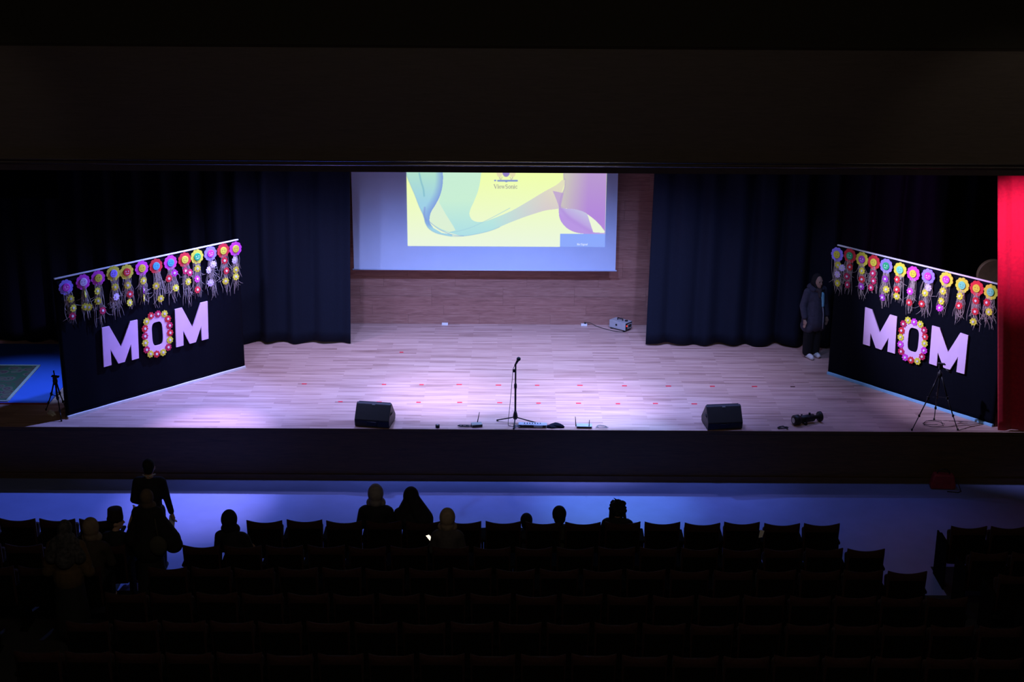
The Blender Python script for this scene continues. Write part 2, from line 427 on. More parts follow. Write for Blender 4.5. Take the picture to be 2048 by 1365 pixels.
# unseen black blocker, added so its edge cuts off the blue side light
mb = empty('light_blocker', (-9.3, 1.86, 4.2))
b = MB()
for i in range(24): b.box((-1.75 + 0.152 * i, 0.012 * (i % 2), 1.30), (0.156, 0.02, 2.60), bevel=0.004)
b.build('cloth', M['black_cloth'], mb)
b = MB(); b.tube([(-1.9, 0.005, 2.62), (1.9, 0.005, 2.62)], 0.024, 10); b.build('batten', M['black_metal'], mb)
for sx in (-1.4, 1.4):
    b = MB(); b.tube([(sx, 0.005, 2.62), (sx, 0.005, 2.70)], 0.008, 6); b.build('hanger', M['black_metal'], mb)
tag(mb, 'added black light blocker hanging in the dark above the blue side floor', 'drape')

# ================================================================== PROJECTION SCREEN
scr = empty('projection_screen', (-0.525, 5.05, 2.11))
b = MB(); b.box((0, 0.006, 1.45), (4.95, 0.008, 2.9)); b.build('fabric', M['screen'], scr)
b = MB(); b.tube([(-2.5, 0.006, 0.0), (2.5, 0.006, 0.0)], 0.014, 10); b.build('bottom_bar', M['screen'], scr)
b = MB(); b.box((0, 0.03, 2.95), (5.2, 0.12, 0.12), bevel=0.01); b.build('casing', M['white'], scr)
for sx in (-2.3, 2.3):
    b = MB(); b.tube([(sx, 0.03, 3.0), (sx, 0.03, 4.8)], 0.008, 6); b.build('hanger', M['black_metal'], scr)
tag(scr, 'white projection screen showing a yellow picture with coloured ribbons', 'screen')

# picture on the screen: pixel frame of the picture itself, 400 wide; colours worked out per vertex
def srgb(c):
    c = np.asarray(c, float) / 255.0
    return np.where(c <= 0.04045, c / 12.92, ((c + 0.055) / 1.055) ** 2.4)
IX0, IX1, IY0, IY1 = 813.0, 1213.0, 246.0, 493.0
XL, XR = -1.975, 1.738; ZT_PER = (XR - XL) / (IX1 - IX0); ZB = 2.575
NX, NY = 560, 346
gx, gy = np.meshgrid(np.linspace(IX0, IX1, NX + 1), np.linspace(IY1, IY0, NY + 1))
def catmull(pts, n=14):
    P = np.array(pts, float); P = np.vstack([2 * P[0] - P[1], P, 2 * P[-1] - P[-2]]); out = []
    for i in range(1, len(P) - 2):
        for t in np.linspace(0, 1, n, endpoint=False):
            p0, p1, p2, p3 = P[i - 1:i + 3]
            out.append(0.5 * ((2 * p1) + (p2 - p0) * t + (2 * p0 - 5 * p1 + 4 * p2 - p3) * t * t + (3 * p1 - p0 - 3 * p2 + p3) * t ** 3))
    out.append(P[-2]); return np.array(out)
def z1(pts): return [(800 + x / 8.532, 340 + y / 8.532) for x, y in pts]
def z2(pts): return [(1020 + x / 8.532, 340 + y / 8.532) for x, y in pts]
def inside(poly):
    poly = np.asarray(poly, float); c = np.zeros(gx.shape, bool); j = len(poly) - 1
    for i in range(len(poly)):
        xi, yi = poly[i]; xj, yj = poly[j]
        if yi != yj:
            c ^= ((yi > gy) != (yj > gy)) & (gx < (xj - xi) * (gy - yi) / (yj - yi) + xi)
        j = i
    return c.astype(float)
def dist(poly):
    d = np.full(gx.shape, 1e9)
    for (x0, y0), (x1, y1) in zip(poly[:-1], poly[1:]):
        m_ = (gx > min(x0, x1) - 30) & (gx < max(x0, x1) + 30) & (gy > min(y0, y1) - 30) & (gy < max(y0, y1) + 30)
        if not m_.any(): continue
        X, Y = gx[m_], gy[m_]; dx, dy = x1 - x0, y1 - y0; L2 = dx * dx + dy * dy + 1e-9
        t = np.clip(((X - x0) * dx + (Y - y0) * dy) / L2, 0, 1)
        d[m_] = np.minimum(d[m_], np.hypot(X - x0 - t * dx, Y - y0 - t * dy))
    return d
img = np.zeros(gx.shape + (3,))
def lerp(a, c, t): return np.asarray(a, float) * (1 - t[..., None]) + np.asarray(c, float) * t[..., None]
def over(col, a):
    global img
    img = img * (1 - a[..., None]) + col * a[..., None]
tt = np.clip((gy - 346) / 146, 0, 1)
img = lerp((240, 255, 172), (234, 246, 222), tt)
left_edge = catmull(z1([(60, -900), (80, -300), (110, 60), (180, 260), (250, 430), (320, 620), (395, 790), (420, 900), (480, 1000), (600, 1075), (760, 1115), (900, 1135), (1050, 1130), (1200, 1110), (1400, 1070), (1600, 1010)]) + z2([(0, 890), (300, 775), (600, 680), (835, 640)]))
fold = catmull(z1([(640, -900), (715, -300), (732, 60), (725, 250), (680, 430), (600, 590), (520, 720), (495, 830), (500, 905)]))
right_edge = catmull(z1([(1500, -900), (1430, -300), (1385, 60), (1340, 320), (1260, 530), (1190, 690), (1192, 790), (1250, 860), (1370, 885), (1500, 855)]) + z2([(0, 700), (300, 530), (560, 370), (790, 240), (890, 150)]))
# mint and lower ribbon
body = np.vstack([fold, np.array(z1([(700, 1030), (880, 1085)])), catmull(z1([(880, 1085), (1100, 1125), (1400, 1070), (1600, 1010)]) + z2([(0, 890), (300, 775), (600, 680), (835, 640), (860, 560), (890, 350), (935, 190), (890, 150)])), right_edge[::-1]])
tx = np.clip((gx - 985) / 110, 0, 1)
bc = lerp((200, 238, 212), (172, 222, 228), np.clip((gy - 400) / 70, 0, 1))
bc = lerp(bc, (205, 205, 205), np.clip((gx - 1015) / 40, 0, 1)) if False else bc * (1 - tx[..., None]) + np.array((212, 200, 208.)) * tx[..., None]
up_ = np.clip((gx - 1040) / 70, 0, 1) * np.clip((430 - gy) / 60, 0, 1)
bc = bc * (1 - 0.6 * up_[..., None]) + np.array((235, 238, 180.)) * 0.6 * up_[..., None]
over(bc, inside(body))
# pale sliver between fold and diagonal
sl = np.vstack([fold[-60:], np.array(z1([(500, 905), (700, 1010), (830, 1060), (940, 1030), (900, 950), (780, 760), (660, 545)]))])
over(np.array((220, 240, 212.)) * np.ones(gx.shape + (1,)), inside(sl))
# blue left ribbon
rib = np.vstack([left_edge[:14 * 11], np.array(z1([(880, 1100), (700, 1075), (560, 990), (500, 905)])), fold[::-1]])
rc = lerp((178, 226, 205), (158, 208, 230), np.clip((gy - 346) / 60, 0, 1))
dfold = dist(fold)
rc = lerp(rc, (122, 150, 220), np.clip(1 - dfold / 16, 0, 1) * 0.85)
rc = lerp(rc, (128, 165, 224), np.clip((gy - 415) / 25, 0, 1) * np.clip((455 - gy) / 12, 0, 1) * 0.7)
rc = lerp(rc, (160, 212, 230), np.clip((gy - 448) / 12, 0, 1) * 0.8)
over(rc, inside(rib))
for pts, col, wd in ((z1([(330, 60), (360, 200), (395, 320), (408, 440)]), (120, 180, 200), 2.6), (z1([(415, 640), (405, 780), (440, 860)]), (130, 150, 215), 3.0),
                     (z1([(500, 890), (640, 1000), (760, 1060), (900, 1110), (1080, 1125)]), (130, 160, 215), 1.3), (z1([(830, 1070), (1000, 1040), (1200, 980), (1400, 890), (1600, 790), (1877, 640)]), (160, 205, 220), 1.2)):
    over(np.array(col, float) * np.ones(gx.shape + (1,)), np.clip(1 - dist(catmull(pts)) / wd, 0, 1) * 0.75)
over(np.array((130, 170, 215.)) * np.ones(gx.shape + (1,)), np.clip(1 - dist(left_edge) / 1.4, 0, 1) * 0.45 * (gx < 1000))
# purple side
top_l = z2([(920, -900), (915, 60), (940, 150), (930, 300), (880, 420), (855, 560), (860, 640)])
pur = np.vstack([catmull(top_l), catmull(z2([(860, 640), (930, 640), (1100, 650), (1250, 690), (1330, 735), (1480, 850), (1600, 980), (1640, 1080)])), np.array([(1213, 470), (1213, 200)])])
pc = lerp((205, 205, 185), (178, 135, 218), np.clip((gx - 1125) / 52, 0, 1) * 0.75 + np.clip((gy - 350) / 80, 0, 1) * 0.25)
over(pc, inside(pur))
tri = z2([(730, 340), (920, 380), (870, 620), (850, 640), (800, 500)])
over(np.array((186, 155, 212.)) * np.ones(gx.shape + (1,)), inside(tri) * 0.75)
leaf_lo = catmull(z2([(838, 640), (850, 780), (900, 890), (1000, 990), (1130, 1050), (1280, 1075), (1400, 1078), (1640, 1082)]))
leaf_up = catmull(z2([(930, 640), (1100, 650), (1250, 690), (1330, 735)]))
leaf = np.vstack([leaf_lo, np.array(z2([(1640, 1062), (1440, 1048), (1330, 735)])), leaf_up[::-1]])
lc = lerp((196, 196, 226), (184, 150, 226), np.clip(((gy - 415) / 50 - (gx - 1130) / 90) * 1.4 + 0.45, 0, 1))
over(lc, inside(leaf))
over(np.array((176, 140, 220.)) * np.ones(gx.shape + (1,)), np.clip(1 - dist(catmull(z2([(870, 640), (1000, 790), (1200, 920), (1400, 1040)]))) / 6, 0, 1) * 0.7)
over(np.array((236, 246, 216.)) * np.ones(gx.shape + (1,)), inside(np.vstack([catmull(z2([(1330, 735), (1480, 850), (1600, 980), (1640, 1035)])), np.array(z2([(1630, 1058), (1440, 1045)]))])))
over(np.array((176, 150, 205.)) * np.ones(gx.shape + (1,)), np.clip(1 - dist(catmull(top_l)) / 2.0, 0, 1) * 0.6 * (gy > 345))
# emblem of small birds on a branch and the lettering under it
def strokes(segs, col, alpha=1.0):
    a = np.zeros(gx.shape)
    for x0, y0, x1, y1, wd in segs:
        a = np.maximum(a, np.clip((wd / 2 + 0.35 - dist([(x0, y0), (x1, y1)])) / 0.7, 0, 1))
    over(np.array(col, float) * np.ones(gx.shape + (1,)), a * alpha)
def blob2(cx, cy, rx, ry, col, al=1.0):
    over(np.array(col, float) * np.ones(gx.shape + (1,)), np.clip((1.0 - np.hypot((gx - cx) / rx, (gy - cy) / ry)) * 6, 0, 1) * al)
strokes([(996, 360.5, 1034, 360.2, 3.4), (989.5, 360, 991, 360, 3), (1012, 361, 1013, 361, 4.5)], (132, 150, 208))
blob2(1012, 343, 8.2, 10.5, (148, 132, 200))
for sx in (-1, 1):
    blob2(1012 + sx * 13, 345, 6.5, 9, (228, 214, 178), 0.8)
    strokes([(1012 + sx * 8, 353, 1012 + sx * 9.5, 357.5, 1.4), (1012 + sx * 13, 354, 1012 + sx * 11, 358, 2.2)], (185, 175, 178), 0.7)
def arc(cx, cy, rx, ry, a0, a1, wd, n=10):
    t = np.linspace(R(a0), R(a1), n)
    return [(cx + rx * math.cos(t[i]), cy - ry * math.sin(t[i]), cx + rx * math.cos(t[i + 1]), cy - ry * math.sin(t[i + 1]), wd) for i in range(n - 1)]
g = []
by, xh, cap = 375.6, 370.4, 368.0
g += [(988.3, cap, 991.3, by, 1.5), (991.3, by, 994.0, cap, 0.7), (987.2, cap, 989.8, cap, 0.5), (992.8, cap, 995.0, cap, 0.5)]
for ix in (996.2, 1028.6):
    g += [(ix, xh, ix, by, 1.4), (ix - 1.1, by, ix + 1.1, by, 0.5), (ix - 1.0, xh, ix, xh, 0.5), (ix, cap + 0.4, ix, cap + 0.5, 1.3)]
g += arc(1000.2, 373.1, 1.9, 2.4, 20, 320, 1.0) + [(998.4, 372.9, 1002, 372.9, 0.5)]
g += [(1003.4, xh, 1005.0, by, 1.1), (1005.0, by, 1006.4, xh, 0.6), (1006.2, xh, 1007.8, by, 1.1), (1007.8, by, 1009.2, xh, 0.6)]
g += arc(1013.0, 370.0, 2.0, 1.8, 30, 230, 1.1) + [(1011.8, 371.2, 1014.6, 372.6, 1.4)] + arc(1013.2, 373.8, 2.1, 1.9, 45, -140, 1.1)
g += arc(1019.0, 373.0, 2.0, 2.5, 0, 360, 1.1, 14)
g += [(1022.9, xh, 1022.9, by, 1.3), (1022.0, by, 1023.8, by, 0.5)] + arc(1024.7, 372.2, 1.7, 1.8, 0, 160, 0.9) + [(1026.3, 372.2, 1026.3, by, 1.3), (1025.4, by, 1027.3, by, 0.5)]
g += arc(1033.0, 373.0, 2.0, 2.5, 50, 310, 1.1)
strokes(g, (160, 158, 152), 0.95)
# the blue message box in the corner with its small white words
box_m = ((gx > 1122) & (gy > 466.5)).astype(float)
over(lerp((134, 168, 246), (140, 168, 250), tt), box_m)
ny, n0 = 489.3, 1157.2
g = [(n0, ny, n0, ny - 3.6, 0.7), (n0, ny - 3.6, n0 + 2, ny, 0.7), (n0 + 2, ny, n0 + 2, ny - 3.6, 0.7)] + arc(n0 + 4.3, ny - 1.2, 1.1, 1.2, 0, 360, 0.6, 8)
s0 = n0 + 8.2
g += arc(s0, ny - 2.7, 1.0, 0.9, 30, 240, 0.6, 6) + arc(s0, ny - 0.9, 1.0, 0.9, 60, -140, 0.6, 6) + [(s0 + 2.1, ny, s0 + 2.1, ny - 2.3, 0.6), (s0 + 2.1, ny - 3.3, s0 + 2.1, ny - 3.4, 0.6)]
g += arc(s0 + 4.0, ny - 1.2, 1.0, 1.1, 0, 360, 0.6, 8) + [(s0 + 5.0, ny - 2.3, s0 + 5.0, ny + 0.8, 0.6), (s0 + 5.0, ny + 0.9, s0 + 3.4, ny + 1.1, 0.6)]
g += [(s0 + 6.3, ny, s0 + 6.3, ny - 2.3, 0.6), (s0 + 7.9, ny, s0 + 7.9, ny - 1.6, 0.6)] + arc(s0 + 7.1, ny - 1.5, 0.8, 0.8, 0, 180, 0.6, 6)
g += arc(s0 + 9.8, ny - 1.2, 0.9, 1.1, 0, 360, 0.6, 8) + [(s0 + 10.8, ny, s0 + 10.8, ny - 2.3, 0.6), (s0 + 12.0, ny, s0 + 12.0, ny - 3.7, 0.6)]
strokes(g, (240, 245, 255), 1.0)
lin = srgb(np.clip(img, 0, 255))
verts = np.stack([XL + (gx - IX0) * ZT_PER + 0.525, np.full(gx.shape, -0.004), ZB + (IY1 - gy) * ZT_PER * 1.026 - 2.11], -1).reshape(-1, 3)
idx = np.arange((NX + 1) * (NY + 1)).reshape(NY + 1, NX + 1)
quads = np.stack([idx[:-1, :-1], idx[:-1, 1:], idx[1:, 1:], idx[1:, :-1]], -1).reshape(-1, 4)
me = bpy.data.meshes.new('projected_picture')
me.vertices.add(len(verts)); me.vertices.foreach_set('co', verts.ravel())
me.loops.add(quads.size); me.loops.foreach_set('vertex_index', quads.ravel().astype(np.int32))
me.polygons.add(len(quads)); me.polygons.foreach_set('loop_start', np.arange(0, quads.size, 4, dtype=np.int32))
me.update(); me.validate()
ca = me.color_attributes.new('picture', 'FLOAT_COLOR', 'POINT')
ca.data.foreach_set('color', np.concatenate([lin.reshape(-1, 3), np.ones((len(verts), 1))], 1).ravel().astype(np.float32))
pm_ = bpy.data.materials.new('projected_light'); pm_.use_nodes = True
nt = pm_.node_tree; bs = nt.nodes['Principled BSDF']
at = nt.nodes.new('ShaderNodeVertexColor'); at.layer_name = 'picture'
bs.inputs['Base Color'].default_value = (0.02, 0.02, 0.02, 1); bs.inputs['Roughness'].default_value = 0.9; bs.inputs['Specular IOR Level'].default_value = 0.1
nt.links.new(at.outputs['Color'], bs.inputs['Emission Color']); bs.inputs['Emission Strength'].default_value = 1.0
pm_.cycles.emission_sampling = 'NONE'
me.materials.append(pm_)
put('projected_picture', me, scr)

# ================================================================== BANNERS
LA, LANG = Vector((-7.21, 0.36, S)), R(45.4)
RA, RANG = Vector((5.60, 2.72, S)), R(-48.7)
BAN = {'L': (LA, LANG, 3.50), 'R': (RA, RANG, 3.30)}
def on_banner(k, u, v, off=0.0):
    A, ang, _ = BAN[k]
    return A + Vector((math.cos(ang), math.sin(ang), 0)) * u + Vector((math.sin(ang), -math.cos(ang), 0)) * off + Vector((0, 0, v))
def banner(k, label):
    A, ang, W = BAN[k]
    root = empty('banner', A, ang)
    nx, nz = 60, 24; H0, H1 = 0.035, 2.35
    vs, fs = [], []
    for j in range(nz + 1):
        for i in range(nx + 1):
            u, v = i / nx, j / nz
            vs.append((W * u, 0.004 * math.sin(9 * u + 2 * v) + 0.005 * math.sin(31 * u) * (1 - v), H0 + (H1 - H0) * v))
    for j in range(nz):
        for i in range(nx):
            a = j * (nx + 1) + i; fs.append((a, a + 1, a + nx + 2, a + nx + 1))
    me = bpy.data.meshes.new('cloth'); me.from_pydata(vs, [], fs); me.materials.append(M['black_cloth'])
    for p in me.polygons: p.use_smooth = True
    c = put('cloth', me, root); sd = c.modifiers.new('thick', 'SOLIDIFY'); sd.thickness = 0.006
    b = MB(); b.box((W / 2, 0.0, 2.36), (W, 0.035, 0.022), bevel=0.004); b.build('top_rail', M['white'], root)
    b = MB(); b.box((W / 2, -0.008, 0.0225), (W, 0.05, 0.045), bevel=0.004); b.build('bottom_rail', M['white'] if k == 'L' else mat('blue_lit_rail', (0.28, 0.62, 0.92), 0.45, 0.05), root)  # blue light falling on the right rail is put into its colour
    for x in (0.03, W / 2, W - 0.03):
        b = MB(); b.box((x, 0.045, 1.18), (0.05, 0.035, 2.36), bevel=0.003); p = b.build('post', M['black_metal'], root)
        xb = x + 0.55 if (k == 'L' and x < 0.1) else x - 0.3 if (k == 'R' and x > W - 0.1) else x
        b = MB(); b.tube([(xb, 0.06, 1.2), (xb, 0.62, 0.03)], 0.016, 8); b.box((xb, 0.35, 0.015), (0.06, 0.62, 0.03)); b.build('brace', M['black_metal'], root)
    tag(root, label, 'banner')
banner('L', 'black cloth banner on a frame standing on the left side of the stage')
banner('R', 'black cloth banner with blue-lit bottom rail beside the red curtain')

LETTERS = {
 'M1': ('L', [(0.742, 1.389), (0.878, 1.386), (1.061, 0.986), (1.266, 1.381), (1.404, 1.378), (1.375, 0.711), (1.243, 0.708), (1.249, 0.992), (1.108, 0.713), (0.987, 0.712), (0.864, 0.992), (0.858, 0.718), (0.717, 0.716)],
        'lilac letter M, darker first letter of the left banner'),
 'M2': ('L', [(2.132, 1.399), (2.271, 1.4), (2.453, 1.008), (2.642, 1.403), (2.785, 1.403), (2.758, 0.731), (2.624, 0.73), (2.627, 0.99), (2.501, 0.729), (2.376, 0.728), (2.264, 0.994), (2.25, 0.728), (2.106, 0.728)],
        'lilac letter M, last letter of the left banner'),
 'M3': ('R', [(0.686, 1.404), (0.827, 1.397), (1.023, 1.031), (1.191, 1.396), (1.335, 1.393), (1.359, 0.741), (1.208, 0.742), (1.205, 0.989), (1.088, 0.738), (0.968, 0.746), (0.836, 0.984), (0.846, 0.745), (0.705, 0.746)],
        'bluish lilac letter M, first letter of the right banner'),
 'M4': ('R', [(2.018, 1.406), (2.164, 1.405), (2.365, 1.037), (2.55, 1.414), (2.697, 1.406), (2.703, 0.745), (2.555, 0.743), (2.556, 1.007), (2.433, 0.747), (2.309, 0.749), (2.176, 0.982), (2.181, 0.744), (2.034, 0.748)],
        'pale lilac letter M behind the tripod on the right banner')}
for nm, (k, poly, lab) in LETTERS.items():
    u0 = sum(p[0] for p in poly) / len(poly)
    b = MB(); b.prism([(u - u0, v - 0.70) for u, v in poly], -0.010, 0.010)
    o = b.build('letter_m', M['letter'], None, on_banner(k, u0, 0.70, 0.022), (0, 0, BAN[k][1]))
    tag(o, lab, 'letter', 'pink foam letters on the banners')

# flowers
def petal_outline(r, n, depth, m=10):
    pts = []
    for i in range(n * m):
        a = 2 * PI * i / (n * m)
        rr = r * (1 - depth * (1 - abs(math.sin(n * a / 2)) ** 0.6))
        pts.append((rr * math.cos(a), rr * math.sin(a)))
    return pts
def flower_mesh(r, n, depth, mats, th=0.010, m=8):
    b = MB(); b.prism(petal_outline(r, n, depth, m), -th, 0.0)
    return b.mesh('flower', mats)
def disc_mesh(r, y0, y1, mt, face=False):
    b = MB()
    b.lathe([(r, y1), (r, y0 + 0.002), (r * 0.9, y0)], axis='Y', seg=22)
    mats = [mt]
    if face:
        mats = [mt, face]
        for sx in (-1, 1): b.lathe([(0.009, y0 - 0.003), (0.009, y0 + 0.002)], c=(sx * 0.024, 0, 0.012), axis='Y', seg=8, mi=1)
        b.tube([(0.034 * math.sin(t), y0 - 0.001, -0.002 - 0.026 * math.cos(t)) for t in np.linspace(-1, 1, 7)], 0.0035, 5, mi=1)
    return b.mesh('flower_center', mats)
BIG = {k: flower_mesh(0.128, 10, 0.13, M['pet' + k]) for k in 'VMYR'}
BIGC = {k: disc_mesh(0.066, -0.024, -0.010, M['pet' + k], M['paper'] if k in 'RMPG' else mat('face_print_' + PNAME[k].replace(' ', '_'), tuple(c * 0.55 for c in PET[k]), 0.8)) for k in 'MLYVRCGPN'}
SML = {k: flower_mesh(0.064, 8, 0.30, M['pet' + k], 0.008, 6) for k in 'YDRLMP'}
SMC = disc_mesh(0.021, -0.016, -0.008, M['paper'])
SMCY = disc_mesh(0.021, -0.016, -0.008, mat('pale_centre_felt', (0.75, 0.74, 0.62), 0.8))
def small_flower(parent, loc, c, name='small_flower', tilt=None):
    f = put(name, SML[c], parent, loc, tilt or (random.uniform(-.12, .12), random.uniform(-.4, .4), random.uniform(-.2, .2)))
    if c != 'L': put('flower_center', SMCY if c == 'Y' else SMC, f)
    else: put('flower_center', SMCY, f)
    return f
GARLANDS = [
('L', 0.169, 2.197, 'V', 'M', [(0.231, 1.994, 'Y'), (0.259, 1.834, 'Y'), (0.233, 1.705, 'D')], 1.558),
('L', 0.474, 2.222, 'M', 'L', [(0.491, 2.02, 'Y'), (0.465, 1.811, 'Y'), (0.535, 1.79, 'Y')], 1.59),
('L', 0.745, 2.234, 'M', 'Y', [(0.709, 2.024, 'Y'), (0.704, 1.858, 'Y'), (0.773, 1.68, 'D')], 1.413),
('L', 1.024, 2.253, 'Y', 'V', [(1.03, 2.023, 'Y'), (1.038, 1.859, 'L')], 1.468),
('L', 1.268, 2.229, 'Y', 'R', [(1.264, 2.005, 'Y'), (1.291, 1.849, 'R'), (1.275, 1.707, 'Y')], 1.599),
('L', 1.552, 2.237, 'M', 'Y', [(1.56, 2.022, 'Y'), (1.551, 1.867, 'P'), (1.546, 1.729, 'Y')], 1.554),
('L', 1.821, 2.222, 'R', 'C', [(1.791, 1.884, 'Y'), (1.864, 1.651, 'Y')], 1.459),
('L', 2.102, 2.226, 'M', 'C', [(2.161, 2.034, 'M'), (2.045, 1.962, 'R'), (2.167, 1.773, 'Y')], 1.523),
('L', 2.379, 2.223, 'R', 'Y', [(2.374, 2.03, 'D'), (2.458, 1.984, 'D'), (2.417, 1.831, 'Y')], 1.394),
('L', 2.627, 2.227, 'Y', 'G', [(2.615, 2.021, 'Y'), (2.597, 1.843, 'M'), (2.588, 1.654, 'R')], 1.458),
('L', 2.896, 2.231, 'V', 'M', [(2.937, 2.035, 'L'), (2.839, 1.953, 'L'), (2.86, 1.718, 'L')], 1.427),
('L', 3.158, 2.233, 'R', 'Y', [(3.169, 2.055, 'R'), (3.194, 1.867, 'R'), (3.167, 1.688, 'Y')], 1.427),
('L', 3.412, 2.218, 'M', 'Y', [(3.375, 2.022, 'L'), (3.391, 1.845, 'Y'), (3.384, 1.723, 'Y')], 1.422),
('R', 0.031, 2.203, 'V', 'Y', [(0.074, 2.026, 'Y'), (0.159, 1.992, 'L'), (0.074, 1.858, 'L'), (0.092, 1.704, 'Y')], 1.494),
('R', 0.297, 2.236, 'R', 'G', [(0.32, 2.043, 'R'), (0.275, 1.867, 'D'), (0.3, 1.722, 'D')], 1.548),
('R', 0.549, 2.227, 'Y', 'P', [(0.572, 2.03, 'Y'), (0.582, 1.883, 'R'), (0.584, 1.756, 'P')], 1.53),
('R', 0.792, 2.225, 'R', 'Y', [(0.797, 2.036, 'D'), (0.82, 1.908, 'D'), (0.783, 1.782, 'D')], 1.684),
('R', 1.041, 2.215, 'V', 'G', [(1.051, 1.994, 'P'), (1.085, 1.818, 'Y'), (1.027, 1.664, 'P')], 1.465),
('R', 1.318, 2.208, 'Y', 'N', [(1.281, 2.036, 'R'), (1.293, 1.863, 'R'), (1.3, 1.75, 'Y')], 1.593),
('R', 1.577, 2.199, 'M', 'Y', [(1.55, 1.89, 'M'), (1.556, 1.698, 'R')], 1.464),
('R', 1.862, 2.218, 'V', 'M', [(1.889, 2.031, 'L'), (1.838, 1.927, 'Y'), (1.795, 1.732, 'R')], 1.442),
('R', 2.202, 2.238, 'Y', 'M', [(2.167, 2.035, 'Y'), (2.155, 1.863, 'Y'), (2.135, 1.744, 'M')], 1.609),
('R', 2.501, 2.209, 'Y', 'N', [(2.482, 2.024, 'Y'), (2.485, 1.864, 'R')], 1.55),
('R', 2.765, 2.218, 'R', 'Y', [(2.775, 2.015, 'R'), (2.784, 1.837, 'R'), (2.771, 1.661, 'Y')], 1.541),
('R', 3.018, 2.215, 'Y', 'N', [(2.972, 2.031, 'R'), (3.028, 1.889, 'Y')], 1.61)]
cnt = {'L': 0, 'R': 0}
for k, u, v, pc_, cc_, sm, bot in GARLANDS:
    root = empty('flower_garland', on_banner(k, u, v, 0.020), BAN[k][1])
    n = cnt[k]; cnt[k] += 1
    tag(root, f'{PNAME[pc_]} flower garland with {PNAME[cc_]} centre, {ORD[n]} from the left on the {"left" if k == "L" else "right"} banner',
        'garland', 'flower garlands hung along the banners')
    f = put('large_flower', BIG[pc_], root, (0, -0.012, 0), (0, random.uniform(-.3, .3), 0))
    put('flower_center', BIGC[cc_], root if False else f, None, (0, -f.rotation_euler.y, 0))
    # raffia: strands from under the flower, some drifting to the small flowers
    b = MB(); ln = v - bot
    for s_ in range(40):
        u0 = random.gauss(0, 0.030)
        t_end = random.uniform(0.35, 0.85) if s_ > 9 else random.uniform(0.85, 1.04)
        tgt = random.choice(sm)
        du = (tgt[0] - u) * random.uniform(0.3, 1.3) + random.gauss(0, 0.036)
        wob = random.gauss(0, 0.030); wp = random.uniform(0, 6); wf = random.uniform(3, 8)
        curl = random.gauss(0, 0.07) if random.random() < 0.45 else 0
        pts = []
        for t in np.linspace(0, 1, 10):
            q_ = max(0, t - 0.6) / 0.4
            z = -0.07 - (ln - 0.07) * t_end * (t - 0.12 * abs(curl) / 0.07 * q_ * q_)
            pts.append((u0 + du * min(1, 1.3 * t) + wob * math.sin(wp + wf * t) * t + curl * q_ ** 1.5, -0.004 - 0.018 * abs(math.sin(wp + 3 * t)), z))
        b.tube(pts, [0.0030] * 9 + [0.0014], 3, cap=False)
    rf = b.build('raffia', M['raffia'], root); rf['kind'] = 'stuff'
    for (su, sv, sc) in sm:
        fl = small_flower(root, (su - u, -0.022, sv - v), sc)
        if (k, sc) == ('L', 'P') or (abs(su - 1.546) < .01 and k == 'L') or (abs(su - .491) < .01 and k == 'L'): fl.rotation_euler.z = 0.9
# letter O with a wreath of small flowers
WR = {'L': [(1.657, 1.393, 'R'), (1.793, 1.394, 'D'), (1.919, 1.37, 'Y'), (1.977, 1.267, 'R'), (2.002, 1.144, 'D'), (2.0, 1.015, 'R'), (1.988, 0.89, 'Y'), (1.947, 0.769, 'D'), (1.838, 0.703, 'Y'), (1.712, 0.705, 'R'), (1.595, 0.733, 'Y'), (1.528, 0.825, 'D'), (1.513, 0.948, 'Y'), (1.515, 1.066, 'D'), (1.526, 1.197, 'R'), (1.564, 1.314, 'Y')],
      'R': [(1.561, 1.388, 'Y'), (1.682, 1.388, 'M'), (1.802, 1.378, 'Y'), (1.884, 1.295, 'D'), (1.913, 1.189, 'R'), (1.917, 1.072, 'Y'), (1.919, 0.949, 'M'), (1.894, 0.834, 'D'), (1.815, 0.731, 'Y'), (1.688, 0.718, 'R'), (1.571, 0.734, 'M'), (1.484, 0.817, 'D'), (1.457, 0.937, 'M'), (1.448, 1.061, 'Y'), (1.453, 1.18, 'R'), (1.478, 1.305, 'D')]}
HOLE = {'L': (1.656, 1.867, 0.848, 1.261), 'R': (1.587, 1.794, 0.865, 1.280)}
